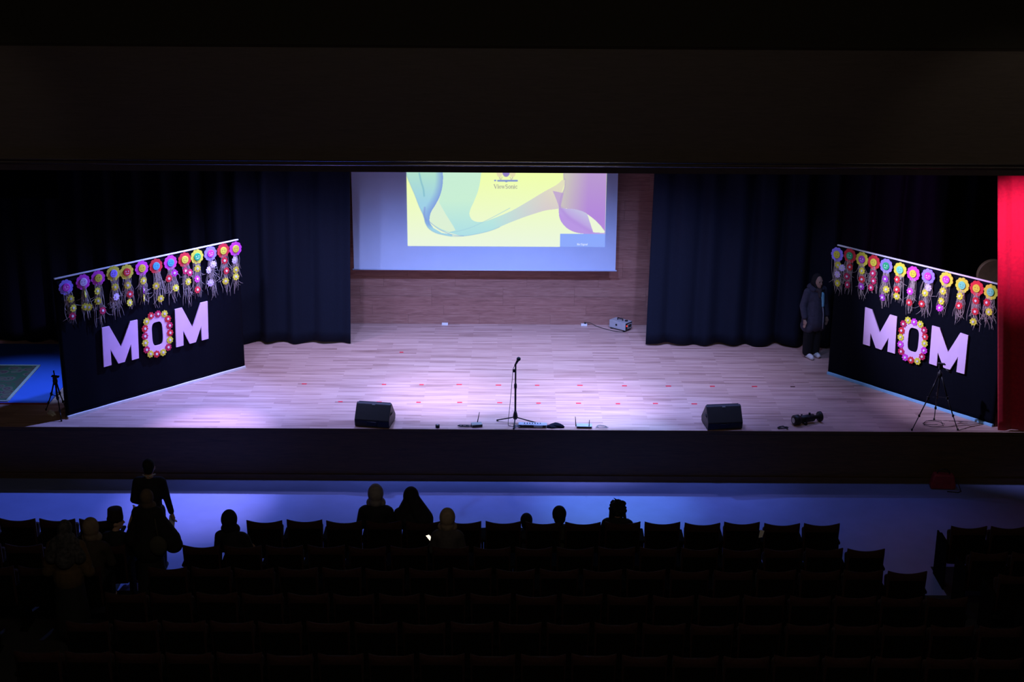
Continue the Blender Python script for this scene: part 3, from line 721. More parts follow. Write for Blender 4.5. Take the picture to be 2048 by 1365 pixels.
for k in 'LR':
    us = [p[0] for p in WR[k]]; vs_ = [p[1] for p in WR[k]]
    uc, vc = (min(us) + max(us)) / 2, (min(vs_) + max(vs_)) / 2
    ru, rv = (max(us) - min(us)) / 2 + 0.012, (max(vs_) - min(vs_)) / 2 + 0.012
    h = HOLE[k]; hu, hv = (h[1] - h[0]) / 2, (h[3] - h[2]) / 2
    def sup(rx, rz, n, cx, cz):
        o = []
        for i in range(40):
            a = 2 * PI * i / 40; ca_, sa = math.cos(a), math.sin(a)
            o.append((cx + rx * math.copysign(abs(ca_) ** (2 / n), ca_), cz + rz * math.copysign(abs(sa) ** (2 / n), sa)))
        return o
    outer = sup(ru, rv, 2.7, 0, vc - 0.70); inner = sup(hu, hv, 3.6, (h[0] + h[1]) / 2 - uc, (h[2] + h[3]) / 2 - 0.70)
    bm = bmesh.new(); rings = []
    for y in (-0.010, 0.010):
        rings.append(([bm.verts.new((x, y, z)) for x, z in outer], [bm.verts.new((x, y, z)) for x, z in inner]))
    for i in range(40):
        j = (i + 1) % 40
        for (o_, n_) in rings: bm.faces.new((o_[i], o_[j], n_[j], n_[i]))
        bm.faces.new((rings[0][0][i], rings[0][0][j], rings[1][0][j], rings[1][0][i]))
        bm.faces.new((rings[0][1][i], rings[0][1][j], rings[1][1][j], rings[1][1][i]))
    bmesh.ops.recalc_face_normals(bm, faces=bm.faces)
    me = bpy.data.meshes.new('letter_o'); bm.to_mesh(me); bm.free(); me.materials.append(M['letter'])
    root = empty('letter_o', on_banner(k, uc, 0.70, 0.022), BAN[k][1])
    put('board', me, root)
    for (u, v, c) in WR[k]: small_flower(root, (u - uc, -0.012, v - 0.70), c, 'wreath_flower', (0, random.uniform(-.4, .4), 0))
    tag(root, 'lilac letter O ringed with small felt flowers on the %s banner' % ('left' if k == 'L' else 'right'), 'letter', 'pink foam letters on the banners')

# ================================================================== STAGE EQUIPMENT
def wedge(name, loc, rz, mirror, label):
    root = empty(name, loc, rz)
    prof = [(0.0, 0.01), (-0.02, 0.13), (0.15, 0.355), (0.20, 0.365), (0.44, 0.10), (0.42, 0.01)]
    b = MB(); b.prism_x(prof, -0.285, 0.285, bevel=0.012); b.build('cabinet', M['black'], root)
    b = MB(); b.prism_x([(0.215, 0.358), (0.223, 0.364), (0.446, 0.12), (0.436, 0.115)], -0.26, 0.26); b.build('grille', M['grille'], root)
    sx = 0.286 * mirror
    b = MB(); b.prism_x([(0.10, 0.17), (0.12, 0.24), (0.20, 0.24), (0.22, 0.17)], sx - 0.004, sx + 0.004, bevel=0.003); h = b.build('handle_cup', M['black_metal'], root)
    b = MB(); b.tube([(sx + 0.003 * mirror, 0.09, 0.205), (sx + 0.010 * mirror, 0.16, 0.21), (sx + 0.003 * mirror, 0.23, 0.205)], 0.010, 8); b.build('grip', M['black'], h)
    b = MB(); b.box((0, -0.014, 0.075), (0.16, 0.012, 0.07), Euler((R(10), 0, 0)), 0.003); b.build('connector_plate', M['black_metal'], root)
    b = MB(); b.box((0.0, 0.140, 0.345), (0.05, 0.02, 0.006), Euler((R(53), 0, 0)), 0.001); b.build('badge', M['grey'], root)
    for x in (-0.24, 0.24):
        for y in (0.05, 0.37):
            b = MB(); b.lathe([(0.018, 0.0), (0.018, 0.012)], (x, y, 0), 'Z', 10); b.build('foot', M['black'], root)
    tag(root, label, 'speaker', 'floor monitors at the front of the stage')
wedge('floor_monitor', (-2.235, 0.04, S), R(-9), 1, 'black wedge floor monitor standing left of the microphone stand')
wedge('floor_monitor', (3.42, 0.03, S), R(7), -1, 'black wedge floor monitor standing near the black spotlight lying on the floor')

# microphone on its stand
ms = empty('microphone_stand', (0.06, 0.28, S))
b = MB(); b.lathe([(0.012, 0.10), (0.016, 0.12), (0.016, 0.62), (0.014, 0.625)], seg=12); b.build('lower_tube', M['black'], ms)
b = MB(); b.lathe([(0.013, 0.6), (0.013, 0.99)], seg=10); b.build('upper_tube', M['black'], ms)
b = MB(); b.lathe([(0.021, 0.60), (0.023, 0.62), (0.023, 0.66), (0.018, 0.68)], seg=12); b.build('clutch', M['black'], ms)
b = MB(); b.lathe([(0.028, 0.07), (0.042, 0.10), (0.030, 0.17), (0.018, 0.21)], seg=12); b.build('hub', M['black'], ms)
for a, l_ in ((R(165), 0.30), (R(-5), 0.33), (R(265), 0.27)):
    b = MB(); b.tube([(0.02 * math.cos(a), 0.02 * math.sin(a), 0.10), (l_ * math.cos(a), l_ * math.sin(a), 0.02)], 0.010, 8)
    b.tube([(l_ * 0.95 * math.cos(a), l_ * 0.95 * math.sin(a), 0.022), (l_ * 1.04 * math.cos(a), l_ * 1.04 * math.sin(a), 0.014)], 0.014, 8); b.build('leg', M['black'], ms)
b = MB(); b.tube([(0, 0, 0.985), (0.0, 0, 1.01), (0.012, -0.005, 1.035)], 0.014, 8); b.box((-0.03, 0, 0.90), (0.035, 0.03, 0.05), bevel=0.004); b.build('clip', M['black'], ms)
tag(ms, 'black straight microphone stand on tripod base at centre stage', 'stand')
mic = empty('microphone', (0.06 + 0.012, 0.27, S + 1.035), 0)
d_ = Vector((0.45, -0.1, 0.9)).normalized()
b = MB(); b.tube([-d_ * 0.05, d_ * 0.02, d_ * 0.055], [0.014, 0.018, 0.021], 10); b.build('body', M['black'], mic)
b = MB(); b.tube([d_ * 0.05, d_ * 0.062, d_ * 0.085, d_ * 0.105, d_ * 0.112], [0.020, 0.030, 0.034, 0.024, 0.008], 12); b.build('head_grille', M['grille'], mic)
tag(mic, 'black microphone clipped to the top of the stand', 'microphone')
def cable(name, pts, rad, m, label, group=None):
    P = catmull(pts if len(pts[0]) == 2 else [p[:2] for p in pts], 8)
    if len(pts[0]) == 3:
        Z = catmull([(p[2], 0) for p in pts], 8)[:, 0]
    else: Z = np.full(len(P), S + rad)
    b = MB(); b.tube([(p[0], p[1], z) for p, z in zip(P, Z)], rad, 6)
    return tag(b.build(name, m), label, 'cable', group)
cable('microphone_cable', [(0.05, 0.265, S + 1.0), (0.02, 0.24, S + 0.92), (-0.005, 0.24, S + 0.6), (-0.035, 0.22, S + 0.25), (-0.055, 0.20, S + 0.03), (-0.03, 0.14, S + 0.006), (0.10, 0.12, S + 0.006), (0.17, 0.10, S + 0.006)], 0.0045, M['black'], 'thin black cable hanging beside the microphone stand')
def squiggle(name, cx, cy, w_, d, turns, m, label, seedv, rad=0.006, group=None):
    rr = random.Random(seedv); pts = []
    n = turns * 7
    for i in range(n):
        t = i / n * turns * 2 * PI
        k = 0.55 + 0.45 * rr.random()
        pts.append((cx + w_ * k * math.cos(t) + rr.uniform(-.02, .02), cy + d * k * math.sin(t), S + rad + 0.018 * (i / n) + rr.uniform(0, 0.012)))
    return cable(name, pts, rad, m, label, group)
# receiver with antenna
def box_dev(name, loc, rz, dims, m, label, cat, antennas=(), extra=None):
    root = empty(name, loc, rz)
    b = MB(); b.box((0, 0, dims[2] / 2 + 0.006), dims, bevel=0.006); b.build('case', m, root)
    b = MB(); b.box((0, -dims[1] / 2 - 0.001, dims[2] / 2 + 0.006), (dims[0] * 0.92, 0.006, dims[2] * 0.7), bevel=0.001); b.build('front_panel', M['black'], root)
    for (x, y, h, lean) in antennas:
        b = MB(); b.tube([(x, y, dims[2] * 0.4), (x, y, dims[2] * 0.9), (x + lean, y, h)], [0.009, 0.008, 0.0045], 8); b.build('antenna', M['black'], root)
    for x in (-dims[0] * 0.4, dims[0] * 0.4):
        b = MB(); b.lathe([(0.012, 0), (0.012, 0.007)], (x, 0, 0), 'Z', 8); b.build('foot', M['black'], root)
    if extra: extra(root)
    return tag(root, label, cat)
box_dev('wireless_receiver', (-0.56, 0.13, S), R(12), (0.17, 0.12, 0.045), mat('grey_green_case', (0.30, 0.34, 0.30), 0.5), 'grey-green receiver box with one thin antenna at stage edge', 'receiver', ((0.02, 0.05, 0.22, 0.035),))
squiggle('loose_cable', -0.74, 0.10, 0.12, 0.045, 3, M['black'], 'tangled dark cable left of the grey-green receiver', 4)
box_dev('router', (1.17, 0.115, S), R(-2), (0.25, 0.13, 0.035), M['bluegrey'], 'pale blue router with two upright antennas at stage edge', 'router', ((-0.135, 0.0, 0.18, -0.012), (0.075, -0.055, 0.15, 0.004)))
squiggle('loose_cable', 1.46, 0.10, 0.12, 0.06, 2, M['grey'], 'pale grey cable curled beside the router', 8, 0.004)
# power strip / mixer block
def mixer_extra(root):
    for i in range(7):
        b = MB(); b.lathe([(0.009, 0.052), (0.008, 0.068)], (-0.13 + i * 0.042, 0.0, 0), 'Z', 8); b.build('knob', M['black'], root)
    b = MB(); b.box((0.09, -0.062, 0.032), (0.14, 0.008, 0.035), bevel=0.001); b.build('side_label', M['bluegrey'], root)
box_dev('mixer_box', (0.34, 0.12, S), R(-2), (0.46, 0.12, 0.05), M['bluegrey'], 'long blue-grey mixer box in front of the microphone stand', 'mixer', (), mixer_extra)
squiggle('loose_cable', 0.10, 0.10, 0.07, 0.05, 3, M['grey'], 'pale cable bundle at the foot of the microphone stand', 12, 0.005)
# folded black cloth bag heap
b = MB(); rr = random.Random(3)
vs = []; n_u, n_v = 20, 8
bm = bmesh.new(); bmesh.ops.create_uvsphere(bm, u_segments=20, v_segments=10, radius=1.0)
for v_ in bm.verts:
    x, y, z = v_.co; k = 1 + 0.14 * math.sin(5 * x + 3 * y) + 0.08 * math.sin(9 * z + 7 * x)
    v_.co = (x * 0.165 * k, y * 0.07 * k, max(z, 0) * 0.062 * k * (1 + 0.3 * x))
me = bpy.data.meshes.new('black_pouch'); bm.to_mesh(me); bm.free(); me.materials.append(M['drape'])
b.bm.free()
tag(put('black_pouch', me, None, (0.70, 0.12, S)), 'crumpled black pouch lying beside the mixer box', 'pouch')
# small dark cup
cup = empty('tape_roll', (-1.186, 0.06, S))
b = MB(); b.lathe([(0.032, 0.0), (0.034, 0.012), (0.034, 0.05), (0.030, 0.052)], seg=16); b.build('roll', M['black'], cup)
b = MB(); b.lathe([(0.018, 0.0515), (0.018, 0.054)], seg=12); b.build('core', M['grey'], cup)
tag(cup, 'small dark roll standing alone at the stage edge', 'roll')
# black spotlight lying on the floor
sl_ = empty('stage_spotlight', (4.78, 0.34, S), math.atan2(0.2, 0.5))
b = MB(); b.lathe([(0.050, -0.12), (0.062, -0.10), (0.062, 0.12), (0.050, 0.14)], (0, 0, 0.085), 'X', 16); b.build('barrel', M['black'], sl_)
b = MB(); b.lathe([(0.055, -0.25), (0.082, -0.24), (0.085, -0.15), (0.060, -0.12)], (0, 0, 0.086), 'X', 18); b.build('lens_tube', M['black'], sl_)
b = MB(); b.lathe([(0.045, -0.252), (0.045, -0.249)], (0, 0, 0.086), 'X', 16); b.build('lens', M['silver'], sl_)
b = MB(); b.lathe([(0.03, 0.13), (0.035, 0.22), (0.08, 0.225), (0.085, 0.265), (0.07, 0.27)], (0, 0, 0.086), 'X', 18); b.build('lamp_cap', M['black'], sl_)
b = MB()
for sx in (-1, 1): b.box((-0.05, sx * 0.078, 0.07), (0.035, 0.008, 0.13), bevel=0.002)
b.box((-0.05, 0, 0.006), (0.035, 0.165, 0.010)); b.build('yoke', M['black_metal'], sl_)
b = MB(); b.lathe([(0.016, 0), (0.018, 0.03)], (0.05, 0, 0.147), 'Z', 10); b.build('knob', M['black'], sl_)
tag(sl_, 'black spotlight lying on the stage floor beside the right monitor', 'spotlight')
squiggle('loose_cable', 4.37, 0.10, 0.085, 0.055, 3, M['black'], 'small coil of black cable beside the lying spotlight', 15, 0.008)
squiggle('loose_cable', 6.82, 0.33, 0.22, 0.14, 2, M['black'], 'thin black cord coiled on the floor under the right tripod', 22, 0.004)

# tripods
def tripod(loc, feet, apex_z, head_z, label, handle=True, head_rot=0.0):
    root = empty('tripod', loc)
    L0 = Vector(loc)
    ap = Vector((0, 0, apex_z))
    mids = []
    for f in feet:
        F = Vector((f[0] - L0.x, f[1] - L0.y, 0.008))
        d = (F - ap); m1 = ap + d * 0.42; m2 = ap + d * 0.74
        st = ap + Vector((d.x, d.y, 0)).normalized() * 0.03
        b = MB(); b.tube([st, m1], 0.013, 8); b.tube([m1, m2], 0.010, 8); b.tube([m2, F], 0.0075, 8)
        lg = b.build('leg', M['black_metal'], root)
        b = MB(); b.box(m1, (0.034, 0.034, 0.05), bevel=0.004); b.box(m2, (0.03, 0.03, 0.04), bevel=0.004); b.build('lock', M['black'], lg)
        b = MB(); b.lathe([(0.014, 0.0), (0.016, 0.02), (0.010, 0.035)], F - Vector((0, 0, 0.008)), 'Z', 8); b.build('rubber_foot', M['black'], lg)
        mids.append(m1)
    cz = mids[0].z
    b = MB(); b.tube([(0, 0, cz - 0.06), (0, 0, head_z - 0.08)], 0.012, 10); b.build('center_column', M['black_metal'], root)
    b = MB()
    for m_ in mids: b.tube([(0, 0, cz - 0.02), m_], 0.006, 6)
    b.build('spreader', M['black_metal'], root)
    b = MB(); b.lathe([(0.03, apex_z - 0.04), (0.04, apex_z), (0.04, apex_z + 0.03), (0.02, apex_z + 0.06)], seg=12); b.build('collar', M['black'], root)
    hd_ = empty('x', (0, 0, 0)); bpy.data.objects.remove(hd_)
    b = MB(); b.box((0, 0, head_z - 0.045), (0.06, 0.06, 0.08), bevel=0.008); b.box((0.01, 0, head_z), (0.12, 0.07, 0.018), Euler((0, R(8), head_rot)), 0.004)
    hb = b.build('pan_head', M['black'], root)
    if handle:
        b = MB(); b.tube([(0.02, -0.01, head_z - 0.05), (0.08, -0.03, head_z - 0.085)], 0.006, 8); b.tube([(0.08, -0.03, head_z - 0.085), (0.165, -0.06, head_z - 0.135)], [0.010, 0.014], 8); b.build('pan_handle', M['black'], hb)
    else:
        b = MB(); b.tube([(0, 0, head_z), (-0.01, 0, head_z + 0.10)], 0.012, 8); b.build('phone_clamp', M['black'], hb)
    tag(root, label, 'tripod')
tripod((6.87, 0.36, S), [(6.42, 0.05), (6.90, 0.52), (7.16, 0.07)], 0.84, 1.03, 'black camera tripod with pan handle in front of the right banner')
tripod((-7.41, 0.55, S), [(-7.66, 0.72), (-7.27, 0.24), (-7.36, 0.80)], 0.56, 0.66, 'thin black tripod standing at the outer end of the left banner', False)
# white crumpled cloth
bm = bmesh.new(); bmesh.ops.create_uvsphere(bm, u_segments=16, v_segments=8, radius=1.0)
for v_ in bm.verts:
    x, y, z = v_.co; k = 1 + 0.2 * math.sin(6 * x + 4 * y)
    v_.co = (x * 0.06 * k, y * 0.12 * k, max(z, 0) * 0.04 * k)
me = bpy.data.meshes.new('white_cloth'); bm.to_mesh(me); bm.free(); me.materials.append(M['paper'])
tag(put('white_cloth', me, None, (-7.53, 0.58, S), (0, 0, 0.5)), 'small crumpled white cloth on the floor beside the thin tripod', 'cloth')

# floor sockets and the silver smoke machine by the back wall
for i, (x, lab) in enumerate(((-1.304, 'white floor socket by the back wall under the screen'), (1.397, 'white floor socket with a plug and cable beside the silver machine'))):
    so = empty('floor_socket', (x, 5.40, S))
    b = MB(); b.box((0, 0, 0.02), (0.12, 0.06, 0.04), bevel=0.004); b.build('body', M['white'], so)
    b = MB(); b.box((-0.028, -0.0315, 0.02), (0.04, 0.004, 0.026)); b.build('outlet', M['paper'], so)
    if i:
        b = MB(); b.box((0.02, 0.0, 0.055), (0.035, 0.03, 0.03), bevel=0.005); b.build('plug', M['black'], so)
    tag(so, lab, 'socket', 'floor sockets along the back wall')
cable('power_cable', [(1.417, 5.40, S + 0.06), (1.52, 5.41, S + 0.05), (1.62, 5.37, S + 0.01), (1.72, 5.26, S + 0.006), (1.90, 5.10, S + 0.006), (2.05, 5.02, S + 0.006), (2.16, 5.02, S + 0.006), (2.17, 5.09, S + 0.03)], 0.006, M['black'], 'black power cable running from the socket to the silver machine')
sm_ = empty('smoke_machine', (2.09, 5.205, S), R(-40))
b = MB(); b.box((0, 0, 0.105), (0.38, 0.22, 0.15), bevel=0.008); b.build('housing', M['silver'], sm_)
b = MB(); b.box((0.193, 0, 0.105), (0.012, 0.20, 0.13), bevel=0.002); rp = b.build('rear_panel', M['black'], sm_)
b = MB(); b.box((0.201, 0.02, 0.105), (0.006, 0.13, 0.09)); b.box((0.203, 0.02, 0.105), (0.006, 0.10, 0.062), mi=1); b.build('tank_window', [M['silver'], M['black']], rp)
b = MB(); b.lathe([(0.012, 0.198), (0.012, 0.207)], (0, -0.075, 0.12), 'X', 10); b.build('power_light', M['led'], rp)
b = MB(); b.tube([(-0.07, 0, 0.18), (-0.07, 0, 0.215), (0.05, 0, 0.215), (0.05, 0, 0.18)], 0.012, 8); b.build('carry_handle', M['black'], sm_)
b = MB(); b.lathe([(0.03, 0.18), (0.03, 0.20)], (0.12, 0.02, 0), 'Z', 12); b.build('tank_cap', M['black'], sm_)
b = MB(); b.lathe([(0.016, -0.21), (0.018, -0.185)], (0, 0, 0.11), 'X', 10); b.build('nozzle', M['black'], sm_)
b = MB(); b.lathe([(0.02, -0.118), (0.02, -0.108)], (-0.02, 0, 0.11), 'Y', 10); b.build('bracket_knob', M['black'], sm_)
b = MB()
for x in (-0.15, 0.15): b.box((x, 0, 0.015), (0.04, 0.20, 0.03), bevel=0.003)
b.build('skid', M['black'], sm_)
tag(sm_, 'silver smoke machine with red light on the floor by the wall', 'machine')

# tape marks
for nm, yy, xs in (('rear', 2.05, (-3.59, -2.21, -1.56, -0.91, -0.23, 0.44, 1.18, 1.95, 2.71, 3.47, 4.20)), ('front', 1.19, (-2.87, -2.22, -1.56, -0.87, -0.20, 0.45, 1.12, 1.78, 2.41, 3.06, 3.69))):
    for i, x in enumerate(xs):
        b = MB(); b.box((0, 0, 0.0012), (random.choice((0.075, 0.085, 0.095)), 0.045, 0.0024), bevel=0.0006)
        tag(b.build('tape_mark', M['tape'], None, (x, yy + random.uniform(-.012, .012), S), (0, 0, random.uniform(-.04, .04))),
            f'small red tape mark on the stage, {ORD[i]} from the left in the {nm} line', 'tape', 'red tape marks on the stage floor')
b = MB(); b.box((0, 0, 0.0012), (0.07, 0.045, 0.0024), bevel=0.0006)
tag(b.build('tape_mark', M['tape'], None, (-2.03, 3.76, S)), 'lone red tape mark far upstage near the left curtain', 'tape', 'red tape marks on the stage floor')
b = MB(); b.box((0, 0, 0.0012), (0.08, 0.045, 0.0024), bevel=0.0006)
tag(b.build('tape_mark', mat('dark_tape', (0.08, 0.02, 0.02), 0.6), None, (4.86, 2.05, S)), 'dark tape mark at the far end of the rear line', 'tape')

# round brown prop behind the right banner
dp = empty('disc_prop', (8.12, 2.1, S))
b = MB(); b.lathe([(0.26, -0.05), (0.27, -0.04), (0.27, 0.04), (0.26, 0.05)], (0, 0, 2.02), 'Y', 32); b.build('disc', mat('tan_board', (0.10, 0.06, 0.025), 0.7), dp)
b = MB(); b.tube([(0, 0, 0.02), (0, 0, 1.80)], 0.02, 10); b.build('pole', M['black_metal'], dp)
b = MB(); b.lathe([(0.2, 0), (0.2, 0.015), (0.03, 0.03)], seg=20); b.build('base', M['black_metal'], dp)
tag(dp, 'dim tan round prop half hidden between right banner and red curtain', 'prop')

# red handbag against the stage front
bg = empty('handbag', (6.93, -0.17, 0.0), R(-4))
b = MB(); b.prism([(-0.19, 0.0), (0.19, 0.0), (0.205, 0.06), (0.165, 0.245), (-0.155, 0.255), (-0.205, 0.06)], -0.075, 0.075, bevel=0.025); b.build('body', mat('dark_red_leather', (0.22, 0.02, 0.03), 0.5, 0.2, 12), bg)
b = MB(); b.tube([(0.10 * math.cos(t), 0.0, 0.24 + 0.09 * math.sin(t)) for t in np.linspace(0, PI, 9)], 0.009, 8); b.build('handle', M['black'], bg)
b = MB(); b.tube([(0.17, -0.02, 0.2), (0.24, -0.08, 0.10), (0.27, -0.14, 0.012), (0.22, -0.18, 0.010), (0.05, -0.16, 0.010)], 0.008, 6); b.build('strap', M['black'], bg)
tag(bg, 'dark red handbag on the floor against the stage front', 'bag')

# ================================================================== SEATS
def make_seat_meshes():
    # backrest with a dipped top edge
    bm = bmesh.new(); nx, nz = 10, 8; Wd = 0.245
    def pt(i, j, side):
        u = -1 + 2 * i / nx; t = j / nz
        x = Wd * u * (1 - 0.04 * (1 - t)); top = 0.955 - 0.038 * (1 - u * u)
        z = 0.36 + (top - 0.36) * t
        th = 0.045 * (1 - 0.35 * abs(u) ** 4) * (1 - 0.5 * max(0, t - 0.85) / 0.15)
        y = -0.06 * t + (th if side else -th * 0.7) - 0.02 * (1 - u * u) * (1 if side else 0)
        return (x, y, z)
    g_ = {}
    for sd in (0, 1):
        for j in range(nz + 1):
            for i in range(nx + 1): g_[sd, i, j] = bm.verts.new(pt(i, j, sd))
    for j in range(nz):
        for i in range(nx):
            bm.faces.new((g_[0, i, j], g_[0, i + 1, j], g_[0, i + 1, j + 1], g_[0, i, j + 1]))
            bm.faces.new((g_[1, i, j], g_[1, i, j + 1], g_[1, i + 1, j + 1], g_[1, i + 1, j]))
    for i in range(nx):
        bm.faces.new((g_[0, i, 0], g_[1, i, 0], g_[1, i + 1, 0], g_[0, i + 1, 0])); bm.faces.new((g_[0, i, nz], g_[0, i + 1, nz], g_[1, i + 1, nz], g_[1, i, nz]))
    for j in range(nz):
        bm.faces.new((g_[0, 0, j], g_[0, 0, j + 1], g_[1, 0, j + 1], g_[1, 0, j])); bm.faces.new((g_[0, nx, j], g_[1, nx, j], g_[1, nx, j + 1], g_[0, nx, j + 1]))
    bmesh.ops.recalc_face_normals(bm, faces=bm.faces)
    me = bpy.data.meshes.new('backrest'); bm.to_mesh(me); bm.free(); me.materials.append(M['seat_red'])
    for p in me.polygons: p.use_smooth = True
    b = MB(); b.box((0, -0.062, 0.60), (0.44, 0.016, 0.46), Euler((R(-6), 0, 0)).copy() if False else Euler((R(6), 0, 0)), 0.004); pan = b.mesh('back_panel', M['seat_black'])
    b = MB(); b.box((0, 0.19, 0.0), (0.45, 0.38, 0.10), bevel=0.03); cu = b.mesh('seat_cushion', M['seat_red'])
    b = MB(); b.box((0, 0.16, 0.64), (0.05, 0.40, 0.04), bevel=0.012); ar = b.mesh('armrest', M['seat_black'])
    b = MB(); b.box((0, 0.13, 0.31), (0.03, 0.26, 0.60), bevel=0.006); b.box((0, 0.13, 0.012), (0.06, 0.32, 0.024)); st = b.mesh('side_standard', M['seat_black'])
    return me, pan, cu, ar, st
SM = make_seat_meshes()
def seat(x, y, z, label, occupied, end=False):
    root = empty('theatre_seat', (x, y, z))
    put('backrest', SM[0], root); put('back_panel', SM[1], root)
    put('seat_cushion', SM[2], root, (0, 0.06, 0.43), (0 if occupied else R(74), 0, 0))
    for sx in (-1, 1):
        put('armrest', SM[3], root, (sx * 0.255, 0, 0)); put('side_standard', SM[4], root, (sx * 0.255, 0, 0))
    if end:
        b = MB(); b.box((-0.285, 0.14, 0.34), (0.022, 0.50, 0.68), bevel=0.006); b.build('end_panel', M['seat_black'], root)
    tag(root, label, 'seat', 'theatre seats in the hall')
PITCH_ = 0.5485
RN = ['front', 'second', 'third', 'fourth', 'fifth', 'sixth', 'seventh']
MAIN = [(-3.67, 15), (-4.36, 17), (-4.60, 18), (-4.9, 19), (-5.1, 20), (-5.4, 20), (-5.4, 20)]
OCC = [(-1.86, 0), (-1.36, 0), (0.67, 0), (0.22, 0), (1.49, 0), (-0.87, 1), (-3.70, 1), (-5.33, 1), (-5.42, 2)]
def is_occ(x, k): return any(kk == k and abs(ox - x) < PITCH_ / 2 for ox, kk in OCC)
for k in range(7):
    y = -3.45 - 0.9 * k; z = ROWZ[k]
    x0, n = MAIN[k]
    for i in range(n):
        x = x0 + PITCH_ * (i + 0.5)
        seat(x, y + random.uniform(-.02, .02), z, f'dark red theatre seat, {RN[k]} row of the middle block, {ORD[i]} from its left end', is_occ(x, k))
for k in range(5):
    y = -3.45 - 0.9 * k; z = ROWZ[k]
    xr = [-5.43, -5.06, -5.14, -6.3, -6.3][k]
    for i in range([4, 4, 3, 1, 0][k]):
        x = xr - PITCH_ * (i + 0.5)
        seat(x, y, z, f'dark red theatre seat, {RN[k]} row of the left block, {ORD[i]} from the aisle', is_occ(x, k))
    xl = [6.02, 6.02, 6.1, 6.25, 6.3][k]
    for i in range([3, 3, 2, 1, 0][k]):
        x = xl + PITCH_ * (i + 0.5)
        seat(x, y - 0.07, z, f'dark red theatre seat, {RN[k]} row of the right block, {ORD[i]} from the aisle', False, i == 0)

# ================================================================== PEOPLE
def blob(name, prims, mats, parent, voxel=0.012, smooth=4):
    """one continuous skin over tapered capsules and ellipsoids"""
    bm = bmesh.new()
    for p in prims:
        if p[0] == 'cap':
            _, a, b_, r0, r1 = p; a = Vector(a); b_ = Vector(b_); d = b_ - a
            q = d.to_track_quat('Z', 'Y') if d.length > 1e-6 else Euler((0, 0, 0)).to_quaternion()
            L_ = d.length; seg = 14
            prof = [(r0 * math.sin(t), -r0 * math.cos(t)) for t in np.linspace(0.12, PI / 2, 5)] + [(r1 * math.cos(t), L_ + r1 * math.sin(t)) for t in np.linspace(0, PI / 2 - 0.12, 5)]
            rings = []
            for r_, h in prof:
                rings.append([bm.verts.new(a + q @ Vector((r_ * math.cos(2 * PI * k / seg), r_ * math.sin(2 * PI * k / seg), h))) for k in range(seg)])
            for i in range(len(rings) - 1):
                for k in range(seg): bm.faces.new((rings[i][k], rings[i][(k + 1) % seg], rings[i + 1][(k + 1) % seg], rings[i + 1][k]))
            bm.faces.new(rings[0][::-1]); bm.faces.new(rings[-1])
        else:
            _, c, rad = p[:3]
            r_ = bmesh.ops.create_uvsphere(bm, u_segments=18, v_segments=12, radius=1.0)
            rot = p[3].to_matrix().to_4x4() if len(p) > 3 else Matrix()
            bmesh.ops.transform(bm, matrix=Matrix.Translation(c) @ rot @ Matrix.Diagonal((rad[0], rad[1], rad[2], 1)), verts=r_['verts'])
    me = bpy.data.meshes.new(name); bm.to_mesh(me); bm.free()
    o = bpy.data.objects.new(name, me); COL.objects.link(o)
    rm = o.modifiers.new('r', 'REMESH'); rm.mode = 'VOXEL'; rm.voxel_size = voxel; rm.use_smooth_shade = True
    if smooth:
        sm_ = o.modifiers.new('s', 'SMOOTH'); sm_.factor = 0.5; sm_.iterations = smooth
    dg = bpy.context.evaluated_depsgraph_get()
    new = bpy.data.meshes.new_from_object(o.evaluated_get(dg))
    bpy.data.objects.remove(o); bpy.data.meshes.remove(me)
    new.name = name; new.materials.clear()
    for m in (mats if isinstance(mats, (list, tuple)) else [mats]): new.materials.append(m)
    for p in new.polygons: p.use_smooth = True
    return put(name, new, parent)

def hand(w_, d, side, curl=0.5):
    """palm and five fingers; w_ wrist, d direction the fingers point, side = thumb direction"""
    w_ = Vector(w_); d = Vector(d).normalized(); s_ = Vector(side); s_ = (s_ - d * s_.dot(d)).normalized(); n = d.cross(s_)
    P = [('cap', w_, w_ + d * 0.075, 0.026, 0.030), ('cap', w_ + d * 0.04 + s_ * 0.012, w_ + d * 0.075 - s_ * 0.012, 0.022, 0.022)]
    for i, (o, l_) in enumerate(((0.028, 0.072), (0.010, 0.080), (-0.009, 0.074), (-0.027, 0.058))):
        k0 = w_ + d * 0.085 + s_ * o; k1 = k0 + (d * (1 - 0.25 * curl) + n * 0.5 * curl).normalized() * l_ * 0.5
        k2 = k1 + (d * (1 - 0.7 * curl) + n * curl).normalized() * l_ * 0.5
        P += [('cap', k0, k1, 0.0105, 0.010), ('cap', k1, k2, 0.010, 0.0085)]
    t0 = w_ + d * 0.03 + s_ * 0.024; t1 = t0 + (d * 0.7 + s_ * 0.7).normalized() * 0.04; t2 = t1 + (d + n * 0.3).normalized() * 0.032
    P += [('cap', t0, t1, 0.013, 0.0115), ('cap', t1, t2, 0.0115, 0.009)]
    return P
def turn(prims, c, a):
    q = Matrix.Rotation(a, 3, 'Z'); c = Vector(c); out = []
    for p in prims:
        if p[0] == 'cap': out.append(('cap', c + q @ (Vector(p[1]) - c), c + q @ (Vector(p[2]) - c), p[3], p[4]))
        else: out.append(('ell', c + q @ (Vector(p[1]) - c), p[2], Euler((0, 0, a))))
    return out
def scaled(prims, c, k):
    c = Vector(c); out = []
    for p in prims:
        if p[0] == 'cap': out.append(('cap', c + (Vector(p[1]) - c) * k, c + (Vector(p[2]) - c) * k, p[3] * k, p[4] * k))
        else: out.append(('ell', c + (Vector(p[1]) - c) * k, tuple(r_ * k for r_ in p[2])) + tuple(p[3:]))
    return out
